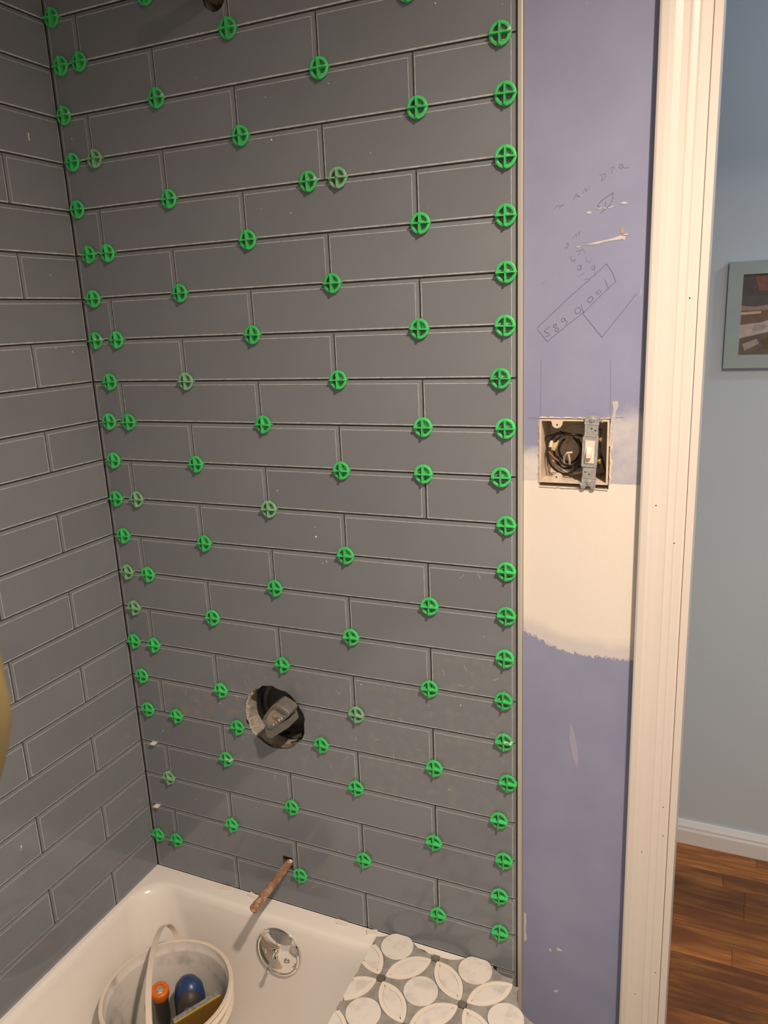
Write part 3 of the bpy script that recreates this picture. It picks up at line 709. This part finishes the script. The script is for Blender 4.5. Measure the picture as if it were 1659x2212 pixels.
# ------------------------------------------------------------------ tile spacers
R0 = .0158
def ring_me(mat):
    n = 28; mb = MB(); R_ = []
    for (r, y_) in ((R0, -.0024), (R0, -.0044), (R0-.0006, -.0049), (R0-.0040, -.0049), (R0-.0046, -.0044), (R0-.0046, -.0024)):
        R_.append([(r*math.cos(2*math.pi*i/n), y_, r*math.sin(2*math.pi*i/n)) for i in range(n)])
    mb.rings(R_ + [R_[0]], cap0=False, cap1=False); return mb.mesh('ring', mat, True, 40)
def fin_me(mat, vert):
    th = .00105; h_ = .0098
    prof = [(-R0+.0012, .0058), (R0-.0012, .0058), (R0-.0004, 0), (R0, -.0024), (R0-.0012, -h_+.001), (R0-.0022, -h_), (-R0+.0018, -h_), (-R0+.0008, -h_+.001), (-R0, -.0024), (-R0+.0004, 0)]
    if vert: pts = [(-th, y_, a_) for a_, y_ in prof]; vec = (2*th, 0, 0)
    else: pts = [(a_, y_, -th) for a_, y_ in prof]; vec = (0, 0, 2*th)
    return MB().prism(pts, vec).mesh('fin', mat)
SM = {k: (ring_me(M[k]), fin_me(M[k], False), fin_me(M[k], True)) for k in ('green', 'green_pale', 'green_smear')}
ORD = ['', 'first', 'second', 'third', 'fourth', 'fifth', 'sixth', 'seventh', 'eighth', 'ninth', 'tenth', 'eleventh', 'twelfth', 'thirteenth', 'fourteenth', 'fifteenth', 'sixteenth', 'seventeenth', 'eighteenth', 'nineteenth', 'twentieth', 'twenty-first', 'twenty-second']
SP = []
for j, p in zip(list(range(1, 19)) + [22], [(105,33),(125,137),(132,244),(151,347),(161,448),(186,546),(196,641),(202,734),(232,822),(231,909),(241,994),(246,1075),(262,1157),(270,1234),(285,1311),(285,1384),(302,1459),(315,1531),(338,1801)]):
    SP.append((p, j, 'beside the inside wall corner', 'spacers along the wall corner'))
def colm(lst, ordw):
    for j, p in lst: SP.append((p, j, 'under %s vertical joint from corner' % ordw, 'spacers under vertical tile joints'))
colm([(2,(165,129)),(4,(199,340)),(6,(227,544)),(8,(247,732)),(10,(273,909)),(12,(291,1077)),(14,(315,1239)),(16,(328,1392)),(20,(361,1680)),(22,(377,1812)),
      (1,(308,-9)),(3,(332,206)),(5,(360,427)),(7,(384,630)),(9,(397,821)),(11,(419,1001)),(13,(437,1171)),(15,(455,1333)),(17,(473,1490)),(19,(485,1639)),(21,(497,1780))], 'first')
colm([(2,(487,57)),(4,(515,295)),(6,(531,517)),(8,(541,722)),(10,(565,916)),(12,(577,1097)),(14,(590,1269)),(16,(606,1435)),(20,(627,1744)),(22,(645,1891)),
      (3,(685,144)),(7,(714,610)),(9,(727,819)),(11,(734,1014)),(13,(743,1198)),(15,(755,1375)),(17,(767,1541)),(19,(766,1701)),(21,(783,1857))], 'second')
colm([(2,(877,-14)),(4,(898,235)),(6,(905,482)),(8,(903,709)),(10,(911,921)),(14,(925,1309)),(16,(925,1487)),(18,(936,1660)),(20,(935,1820)),(22,(944,1978))], 'third')
SP.append(((912,1023), 11, 'above the third vertical joint', 'spacers under vertical tile joints'))
SP.append(((662,391), 5, 'corner side of a vertical joint', 'spacers under vertical tile joints'))
SP.append(((726,384), 5, 'hazy, trim side of a vertical joint', 'spacers under vertical tile joints'))
SP.append(((377,1547), 18, 'under the mortar-smeared tile', 'spacers near the valve hole'))
SP.append(((509,1570), 18, 'at the valve hole, corner side', 'spacers near the valve hole'))
SP.append(((691,1610), 18, 'at the valve hole, trim side', 'spacers near the valve hole'))
for j, p in zip(range(3, 23), [(1078,69),(1092,203),(1093,337),(1092,465),(1092,586),(1089,703),(1079,816),(1090,924),(1080,1028),(1092,1133),(1092,1232),(1092,1329),(1089,1422),(1086,1514),(1087,1602),(1096,1692),(1076,1772),(1087,1860),(1077,1937),(1078,2017)]):
    SP.append((p, j, 'beside the metal edge trim', 'spacers along the metal trim'))
PALE = {(397,821),(726,384),(270,1234),(285,1311),(361,1680),(577,1097),(291,1077),(767,1541),(199,340)}
SMEAR = {(202,734),(132,244),(662,391),(1087,1602),(485,1639),(1078,69),(332,206)}
rnd = random.Random(21)
for p, j, where, grp in SP:
    q = onY(p[0], p[1], -.0100); z = zj(j)
    if abs(q.z - z) > .004: z = z + (q.z - z)*.35
    x = max(q.x, R0 + .0012)
    if 'metal' in where: x = min(x, .8385 - R0 - .0005)
    e_ = empty('tile_spacer', (x, -.0014, z), label='green wheel tile spacer %s, %s joint above bathtub' % (where, ORD[23-j]), cat='tile spacer', group=grp)
    e_.rotation_euler = (math.radians(rnd.uniform(-2.5, 2.5)), math.radians(rnd.uniform(-2.0, 2.0)), math.radians(rnd.uniform(-3, 3)))
    k = 'green_pale' if p in PALE else 'green_smear' if p in SMEAR else 'green'
    a_, b_, c_ = SM[k]
    link('ring', a_, e_); link('fin', b_, e_); link('fin', c_, e_)
for p, j in (((330,1605), 19), ((337,1738), 21)):
    q = onY(p[0], p[1], -.006)
    o = MB().box((-.0055, -.0095, -.0011), (.0055, .005, .0011)).build('wedge_spacer', M['white_plastic']); o.location = (q.x, 0, zj(j)); 
    tag(o, 'small white plastic wedge near wall corner, %s joint above bathtub' % ORD[23-j], 'tile wedge', 'white wedges in the tile joints')

# clear shims on the tub deck
for p, lb, an in (((491,1916), 'clear plastic shim on tub deck by tiles, farthest from mosaic', .2), ((548,1933), 'clear plastic shim on tub deck beside the copper pipe', -.1), ((742,1988), 'clear plastic shim on tub deck, second from mosaic sheet', .1), ((804,2011), 'clear plastic shim on tub deck touching the mosaic corner', .5)):
    q = onZ(p[0], p[1], DECK+.003)
    o = MB().prism([(-.011, -.006, 0), (.011, -.006, 0), (.011, -.006, .0012), (-.011, -.006, .0040)], (0, .010, 0)).build('plastic_shim', P('clear_shim', (.78, .74, .68), .25))
    o.location = (q.x, min(q.y, -.0065), DECK+.0003); o.rotation_euler = (0, 0, an)
    tag(o, lb, 'shim', 'plastic shims on the tub deck')

# ------------------------------------------------------------------ marble mosaic sheet
MZ = .4255; MTH = .0085; MO = Vector((.6872, -.0300, 0)); MP = .1113; TH = math.radians(225.2)
E1 = Vector((math.cos(TH), math.sin(TH), 0)); E2 = Vector((-math.sin(TH), math.cos(TH), 0))
mos = empty('mosaic_sheet', (.69, -.15, MZ-MTH), label='marble circle-and-petal mosaic tile sheet lying on the tub corner', cat='mosaic sheet')
def nd(u, v): return MO + (E1*u + E2*v)*MP
XCUT = .5605
def clip(pts):
    out = []
    for i in range(len(pts)):
        a_, b_ = pts[i], pts[(i+1) % len(pts)]
        ina, inb = a_.x >= XCUT, b_.x >= XCUT
        if ina: out.append(a_)
        if ina != inb:
            t_ = (XCUT-a_.x)/(b_.x-a_.x); out.append(a_ + (b_-a_)*t_)
    return out
def piece(name, pts, mat, dz=0.):
    pts = clip([Vector((p.x, p.y, 0)) for p in pts])
    if len(pts) < 3: return
    if max(p.y for p in pts) > -.0012:
        pts = [Vector((p.x, min(p.y, -.0012), 0)) for p in pts]
    ctr = sum(pts, Vector())/len(pts)
    base = mos.location
    z1 = MZ + dz - base.z
    e_ = .0005; low = [Vector((p.x-base.x, p.y-base.y, 0)) for p in pts]
    mid = [p + Vector((0, 0, z1-e_)) for p in low]
    c0 = Vector((ctr.x-base.x, ctr.y-base.y, 0))
    top = [Vector((p.x, p.y, z1)) + (c0-p).normalized()*e_ for p in low]
    MB().rings([low, mid, top]).build(name, mat, mos)
RC = .0318; HW = .0230; HI = .0150; SQ = .0068
def arc(a_, b_, w_, n=12, t0=0., t1=1.):
    # circular arc bulging by w_ to the left of a->b
    d_ = b_-a_; c = d_.length; d_ = d_.normalized(); n_ = Vector((-d_.y, d_.x, 0)); s_ = 1 if w_ > 0 else -1; w_ = abs(w_)
    r_ = (c*c/4 + w_*w_)/(2*w_); ph = math.asin(c/2/r_)
    out = []
    for i in range(n+1):
        t_ = t0 + (t1-t0)*i/n; an = -ph + 2*ph*t_
        out.append(a_ + d_*(c/2 + r_*math.sin(an)) + n_*s_*(r_*math.cos(an) - (r_-w_)))
    return out
def lens(a_, b_):
    d_ = (b_-a_).normalized(); a1, b1 = a_ + d_*SQ*1.25, b_ - d_*SQ*1.25
    ai, bi = a1 + d_*.0115, b1 - d_*.0115
    g = .0004
    core = arc(ai, bi, HI-g, 12) + list(reversed(arc(ai, bi, -(HI-g), 12)))[1:-1]
    piece('petal', core, M['marble'])
    for s_ in (1, -1):
        outer = arc(a1, b1, s_*(HW-g), 14); inner = arc(ai, bi, s_*HI, 12)
        piece_strip('petal_border', [a1] + [], outer, [a1] + inner + [b1])
def piece_strip(name, _, outer, inner):
    base = mos.location; z1 = MZ - base.z
    n = 14
    def res(l):
        ds = [0]
        for p, q in zip(l[:-1], l[1:]): ds.append(ds[-1] + (q-p).length)
        out = []
        for i in range(n+1):
            t_ = ds[-1]*i/n
            for k in range(len(l)-1):
                if ds[k+1] >= t_ - 1e-9:
                    f_ = (t_-ds[k])/max(ds[k+1]-ds[k], 1e-9); out.append(l[k] + (l[k+1]-l[k])*f_); break
        return out
    A, B_ = res(outer), res(inner)
    mb = MB(); R_ = []
    for p, q in zip(A, B_):
        if min(p.x, q.x) < XCUT: 
            if max(p.x, q.x) < XCUT: continue
            p = Vector((max(p.x, XCUT), p.y, 0)); q = Vector((max(q.x, XCUT), q.y, 0))
        p = Vector((p.x-base.x, min(p.y, -.0012)-base.y, 0)); q = Vector((q.x-base.x, min(q.y, -.0012)-base.y, 0))
        R_.append([p, q, q + Vector((0, 0, z1)), p + Vector((0, 0, z1))])
    if len(R_) < 2: return
    mb.rings(R_).build(name, M['cream_stone'], mos)
def filler(c, n_):
    # grey piece in cell c next to node n_
    cu, cv = c; nu, nv = n_; node_ = nd(nu, nv); cc = nd(cu, cv)
    du = 1 if cu > nu else -1; dv = 1 if cv > nv else -1
    A, B_ = nd(nu+du, nv), nd(nu, nv+dv)
    def side(a_, b_):
        d_ = (b_-a_).normalized(); n2 = Vector((-d_.y, d_.x, 0)); s_ = 1 if (cc-a_).dot(n2) > 0 else -1
        a1, b1 = a_ + d_*SQ*1.25, b_ - d_*SQ*1.25
        return arc(a1, b1, s_*(HW+.0004), 10, .02, .47)
    pa, pb = side(node_, A), side(node_, B_)
    a0 = math.atan2(*reversed((pa[-1]-cc)[:2])); a1 = math.atan2(*reversed((pb[-1]-cc)[:2]))
    while a1-a0 > math.pi: a1 -= 2*math.pi
    while a1-a0 < -math.pi: a1 += 2*math.pi
    ca = [cc + Vector((math.cos(a0+(a1-a0)*i/8), math.sin(a0+(a1-a0)*i/8), 0))*(RC+.0005) for i in range(1, 8)]
    piece('grey_inset', pa + ca + list(reversed(pb)), M['grey_stone'], -.0005)
cells = [(.5,-.5),(.5,.5),(-.5,.5),(1.5,.5),(-.5,1.5),(.5,1.5),(1.5,1.5),(2.5,1.5),(-.5,2.5),(.5,2.5),(1.5,2.5)]
nodes = [(0,0),(1,0),(0,1),(1,1),(2,1),(0,2),(1,2),(2,2)]
for c in cells:
    cc = nd(*c)
    piece('circle_piece', [cc + Vector((math.cos(2*math.pi*i/36), math.sin(2*math.pi*i/36), 0))*RC for i in range(36)], M['marble'])
edges = [((0,0),(1,0)),((0,0),(0,1)),((1,0),(1,1)),((1,0),(1,-1)),((1,0),(2,0)),((0,1),(1,1)),((0,1),(-1,1)),((0,1),(0,2)),((1,1),(2,1)),((1,1),(1,2)),((0,2),(1,2)),((0,2),(-1,2)),((0,2),(0,3)),((1,2),(2,2)),((1,2),(1,3)),((2,1),(2,2)),((2,1),(2,0))]
for a_, b_ in edges: lens(nd(*a_), nd(*b_))
for n_ in nodes:
    c = nd(*n_); piece('square_dot', [c + Vector((x, y_, 0))*SQ for x, y_ in ((-1,-1),(1,-1),(1,1),(-1,1))], M['dot'], .0004)
fl = [((.5,-.5),n_) for n_ in ((0,0),(1,0),(1,-1))] + [((-.5,.5),n_) for n_ in ((0,0),(0,1),(-1,1))]
for c in cells[1:]:
    if c == (-.5,.5): continue
    for n_ in ((c[0]-.5,c[1]-.5),(c[0]+.5,c[1]-.5),(c[0]-.5,c[1]+.5),(c[0]+.5,c[1]+.5)): fl.append((c, n_))
fl += [((1.5,-.5),(1,0)), ((1.5,-.5),(2,0))]
for c, n_ in fl: filler(c, n_)
bk = [(.5625,-.024),(.60,-.012),(.66,-.016),(.69,-.030),(.74,-.020),(.79,-.026),(.832,-.062),(.862,-.115),(.885,-.17),(.86,-.26),(.78,-.34),(.66,-.34),(.5625,-.26)]
MB().prism([Vector((x, y_, MZ-MTH)) - mos.location for x, y_ in bk], (0, 0, .0035)).build('mesh_backing', M['mesh'], mos)
mos.location.z = DECK + .0012 + 0*MTH
for ch in []: pass

# ------------------------------------------------------------------ bucket and tools
BC = Vector((.198, -.224, 0)); BR = .127; BZ = .350; BB = DECK - .338 + .001
bk_ = empty('bucket', (BC.x, BC.y, BB), label='white plastic bucket with mortar residue standing in the tub', cat='bucket')
h = BZ - BB
mb = MB().lathe([(.101, 0), (.1025, .004), (.116, h-.055), (.1165, h-.050), (.1245, h-.049), (.1255, h-.045), (.1175, h-.041), (.118, h-.022), (.1260, h-.021), (.1270, h-.017), (.1205, h-.013), (.1210, h-.004), (.1262, h-.003), (.1270, h-.0005), (.1250, h+.0008), (.1195, h)], (0, 0, 0), n=56, cap0=True, cap1=False)
mb.build('shell', M['bucket'], bk_, smooth=True, angle=32)
mb = MB().lathe([(.1195, h), (.1175, h-.016), (.1160, h-.018), (.1155, h-.022), (.112, h-.08), (.099, .006), (.0005, .005)], (0, 0, 0), n=56, cap0=False, cap1=False)
mb.build('inner_lining', [M['bucket_in']], bk_, smooth=True, angle=30)
phi = 2.07; u_ = Vector((math.cos(phi), math.sin(phi), 0)); n0 = Vector((-.3693, .1769, 1))
R_ = []
side_ = u_.cross(n0).normalized()
for i in range(49):
    a_ = math.pi*i/48; p = u_*(.1285*math.cos(a_)) + n0*(.0879*math.sin(a_)) + Vector((0, 0, h-.010))
    tg = (u_*(-.1285*math.sin(a_)) + n0*(.0879*math.cos(a_))).normalized(); on_ = tg.cross(side_).normalized()
    wd = .0056
    R_.append([p + side_*wd + on_*.0013, p - side_*wd + on_*.0013, p - side_*wd - on_*.0013, p + side_*wd - on_*.0013])
MB().rings(R_).build('bail_handle', M['bucket'], bk_, smooth=True, angle=35)
for s_ in (1, -1):
    MB().lathe([(.011, -.004), (.011, .002), (.008, .005), (.0005, .0055)], u_*(s_*.1235) + Vector((0, 0, h-.012)), u_*s_, n=16).build('bail_ear', M['bucket'], bk_, smooth=True, angle=35)

def cap_handle(o_, a_, b_, prof, mat, name, flat=1.0, n=22):
    ax = (b_-a_); l = ax.length; ax.normalize()
    u2 = ax.orthogonal().normalized() if abs(ax.z) < .3 else Vector((1, 0, 0)) - ax*ax.x
    u2.normalize(); v2 = ax.cross(u2)
    R_ = [[a_ + ax*(l*t_) + (u2*math.cos(2*math.pi*i/n)*flat + v2*math.sin(2*math.pi*i/n))*r_ for i in range(n)] for t_, r_ in prof]
    return MB().rings(R_).build(name, mat, o_, smooth=True, angle=50)
fl_z = BB + .008
# trowel with the orange-ended grip
tip = onZ(345, 2136, .318); tb = Vector((.190, -.232, fl_z))
tr = empty('margin_trowel', tuple(tb), label='trowel with black grip and orange end cap standing in bucket', cat='trowel')
a_, b_ = Vector((0, 0, 0)), tip - tb
toc = (CAM - tip).normalized()
axis = (b_*.55 + toc*.10).normalized()
s0 = b_ - axis*.125
MB().tube([s0*.55, s0, s0 + axis*.02], .0045, 10).build('tang', M['steel'], tr, smooth=True)
cap_handle(tr, s0 + axis*.006, b_, [(0, .009), (.05, .0125), (.3, .0150), (.6, .0135), (.85, .0165), (.93, .0170)], M['dark_grip'], 'grip')
oc = cap_handle(tr, b_ - axis*.022, b_, [(0, .0165), (.2, .0178), (.75, .0178), (.95, .0165), (1.0, .0140), (1.0, .0100), (.86, .0098)], M['orange'], 'end_cap')
MB().lathe([(.0080, -.004), (.0080, -.0006), (.0066, .0), (.0066, .0025), (.0038, .0032), (.0005, .0032)], b_ - axis*.0025, axis, n=6).build('nut', M['steel'], oc)
MB().lathe([(.0090, -.005), (.0090, -.0028), (.0085, -.0024)], b_ - axis*.002, axis, n=20).build('washer', M['steel'], oc, smooth=True, angle=40)
bd = Vector((s0.x*.55, s0.y*.55, 0))
MB().box((-.022, -.001, 0), (.022, .001, s0.z*.6)).build('blade', M['steel'], tr)
# blue-grey gripped trowel
tip2 = onZ(407, 2112, .325); tb2 = Vector((.232, -.214, fl_z))
t2 = empty('finishing_trowel', tuple(tb2), label='trowel with chunky blue and charcoal grip standing in bucket', cat='trowel')
b_ = tip2 - tb2; axis = (b_.normalized()*.9 + toc*.25).normalized(); s0 = b_ - axis*.14
cap_handle(t2, s0, b_, [(0, .012), (.1, .022), (.4, .0275), (.7, .0285), (.86, .0250), (.95, .0170), (1.0, .004)], M['blue'], 'grip', 1.15)
off = Vector((.010, -.012, .002))
g2 = cap_handle(t2, s0 + off, b_ + off - axis*.012, [(0, .010), (.1, .019), (.4, .0250), (.7, .0255), (.86, .0215), (.95, .0140), (1.0, .003)], M['dark_grip'], 'grip_overlay', 1.1)
off2 = off + Vector((.007, -.010, .002))
cap_handle(t2, s0 + off2, b_ + off2 - axis*.028, [(0, .008), (.1, .013), (.4, .0165), (.7, .0165), (.88, .0135), (.96, .0080), (1.0, .002)], M['grey_grip'], 'thumb_rest', 1.05)
MB().tube([s0*.3, s0*.7, s0 + axis*.01], .005, 10).build('tang', M['steel'], t2, smooth=True)
MB().box((-.012, -.0012, 0), (.012, .0012, s0.z*.5)).build('blade', M['steel'], t2)
# grout float leaning across the mouth
pa, pb = onZ(487, 2141, .336), onZ(376, 2209, .330)
ft = empty('grout_float', tuple((pa+pb)/2 - Vector((0, 0, .09))), label='grout float with grey rubber and yellow layer leaning inside bucket', cat='grout float')
pa = pa + (pb-pa).normalized()*.012; d_ = (pb-pa); dd = d_.normalized(); nrm = Vector((dd.y, -dd.x, 0)).normalized()
if nrm.dot(Vector((1, 0, 0))) < 0: nrm = -nrm
dwn = (Vector((0, 0, -1)) - nrm*.05).normalized(); across = dd.cross(dwn).normalized()
if across.x < 0: across = -across
o0 = pa - ft.location
def slab(y0, y1, name, mt, dpt=.055, ex=0.):
    q = [o0 - dd*ex + across*y0, o0 + d_ + dd*ex + across*y0, o0 + d_ + dd*ex + across*y1, o0 - dd*ex + across*y1]
    return MB().prism(q, dwn*dpt).build(name, mt, ft)
slab(-.010, .0, 'rubber_pad', M['foam']); slab(.0, .0022, 'foam_layer', M['yellow']); slab(.0022, .0050, 'back_plate', M['amber'], .053)

# ------------------------------------------------------------------ hanging olive cloth close to the camera
def raypt(x, y_, d): v = ray(x, y_).normalized(); return CAM + v*d
ctr = raypt(-82, 1505, .475)
cl = empty('hanging_cloth', (ctr.x, ctr.y, ctr.z-.08), label='olive-brown cloth bundle hanging in front of the left tiled wall', cat='cloth')
prof = [(.20, .0035), (.13, .006), (.085, .0105), (.055, .0150), (.03, .0200), (.01, .0226), (-.004, .0228), (-.02, .0205), (-.035, .0160), (-.050, .0105), (-.062, .0060), (-.074, .0030), (-.080, .0010)]
R_ = []
for z_, r_ in prof:
    R_.append([(r_*(1+.10*math.sin(5*a2+z_*30))*math.cos(a2), r_*(1+.10*math.sin(5*a2+z_*30))*math.sin(a2),   .08+z_) for a2 in [2*math.pi*i/30 for i in range(30)]])
MB().rings(R_).build('cloth', M['olive'], cl, smooth=True, angle=60)
MB().tube([(0, 0, .27), (0, 0, CEIL - (ctr.z-.08))], .0025, 8).build('cord', M['cord'], cl)

# ------------------------------------------------------------------ hall picture
py0 = HY - .018
fA, fB = onY(1578, 566, py0), onY(1559.5, 796, py0)
fx0, fz1, fz0 = (fA.x+fB.x)/2, fA.z, fB.z
fr = empty('picture_frame', (fx0, HY, fz0), label='picture in pale blue frame hanging on the hall wall', cat='picture')
fw = .34; fh = fz1-fz0
aA, aB = onY(1608.5, 593, py0), onY(1592.5, 767, py0)
ax0 = (aA.x+aB.x)/2 - fx0; az1, az0 = aA.z-fz0, aB.z-fz0; ax1 = fw - ax0
Yb = -.018
for nm, a_, b_ in (('frame_side', (0, Yb, 0), (ax0, -.001, fh)), ('frame_side', (ax1, Yb, 0), (fw, -.001, fh)), ('frame_top', (ax0, Yb, az1), (ax1, -.001, fh)), ('frame_bottom', (ax0, Yb, 0), (ax1, -.001, az0))):
    MB().box(a_, b_).build(nm, M['frame_blue'], fr)
MB().box((ax0-.001, Yb+.006, az0-.001), (ax1+.001, -.0012, az1+.001)).build('frame_back', M['frame_blue'], fr)
art = [(.075,.065,.075), (.20,.09,.075), (.085,.085,.10), (.33,.25,.235), (.20,.12,.06), (.60,.52,.48), (.17,.12,.095), (.52,.45,.44), (.36,.33,.32), (.50,.45,.44), (.13,.115,.10), (.10,.085,.045), (.07,.03,.025)]
am = [P('print_%02d' % i, c, .5, var=.12, vs=60) for i, c in enumerate(art)]
mb = MB(); AW, AH = ax1-ax0, az1-az0
layer = [0]
def pol(mi, pts):
    layer[0] += 1; yy = -.0126 - layer[0]*.00004
    mb.add([(ax0 + x*AW, yy, az1 - y_*AH) for x, y_ in pts], [tuple(range(len(pts)))], mi)
pol(0, [(0,0),(1,0),(1,1),(0,1)])
pol(1, [(.10,.03),(.30,.0),(1,.0),(1,.20),(.30,.23),(.14,.20)]); pol(2, [(0,.27),(.30,.26),(1,.24),(1,.42),(0,.38)])
pol(3, [(0,.38),(.12,.40),(.30,.37),(1,.36),(1,.46),(0,.46)]); pol(4, [(0,.445),(1,.43),(1,.50),(0,.51)])
for i in range(5): pol(5, [(.01+i*.22 if i else 0, .465),(.17+i*.22,.455),(.17+i*.22,.485),(.01+i*.22 if i else 0,.495)])
pol(6, [(0,.51),(1,.49),(1,.62),(0,.61)]); pol(7, [(0,.62),(.16,.60),(.32,.54),(1,.52),(1,.70),(0,.78)]); pol(8, [(.12,.62),(.24,.64),(.18,.70),(.10,.71)])
pol(9, [(0,.74),(.30,.67),(1,.60),(1,.68),(.20,.76),(0,.80)]); pol(10, [(0,.79),(.30,.70),(1,.68),(1,1),(0,1)]); pol(6, [(0,.96),(.15,.90),(.17,.92),(.03,1),(0,1)])
pol(11, [(.18,.82),(.26,.77),(.33,.82),(.31,.93),(.21,.93)]); pol(12, [(.28,.73),(1,.72),(1,.84),(.40,.86)]); pol(8, [(.03,.86),(.15,.80),(.17,.86),(.05,.95)])
mb.build('artwork', am, fr)

# ------------------------------------------------------------------ lamps (fixtures around the light sources)
lf = empty('ceiling_lamp', (LAMP.x, LAMP.y, CEIL), label='round white ceiling lamp fixture above the bathroom', cat='lamp')
MB().lathe([(.085, 0), (.085, -.012), (.075, -.020), (.02, -.022)], (0, 0, 0), n=28).build('canopy', M['lamp_glass'], lf, smooth=True, angle=35)
MB().lathe([(.018, -.022), (.018, -.034), (.012, -.038)], (0, 0, 0), n=18).build('socket', M['lamp_glass'], lf, smooth=True, angle=35)
lo.parent = lf; lo.location = (0, 0, LAMP.z-CEIL)
hf = empty('hall_lamp', (HLAMP.x, HLAMP.y, CEIL), label='round white ceiling lamp fixture in the hall', cat='lamp')
MB().lathe([(.085, 0), (.085, -.012), (.075, -.020), (.02, -.022)], (0, 0, 0), n=28).build('canopy', M['lamp_glass'], hf, smooth=True, angle=35)
MB().lathe([(.010, -.02), (.010, -.10)], (0, 0, 0), n=14).build('stem', M['lamp_glass'], hf, smooth=True)
ho.parent = hf; ho.location = (0, 0, HLAMP.z-CEIL)
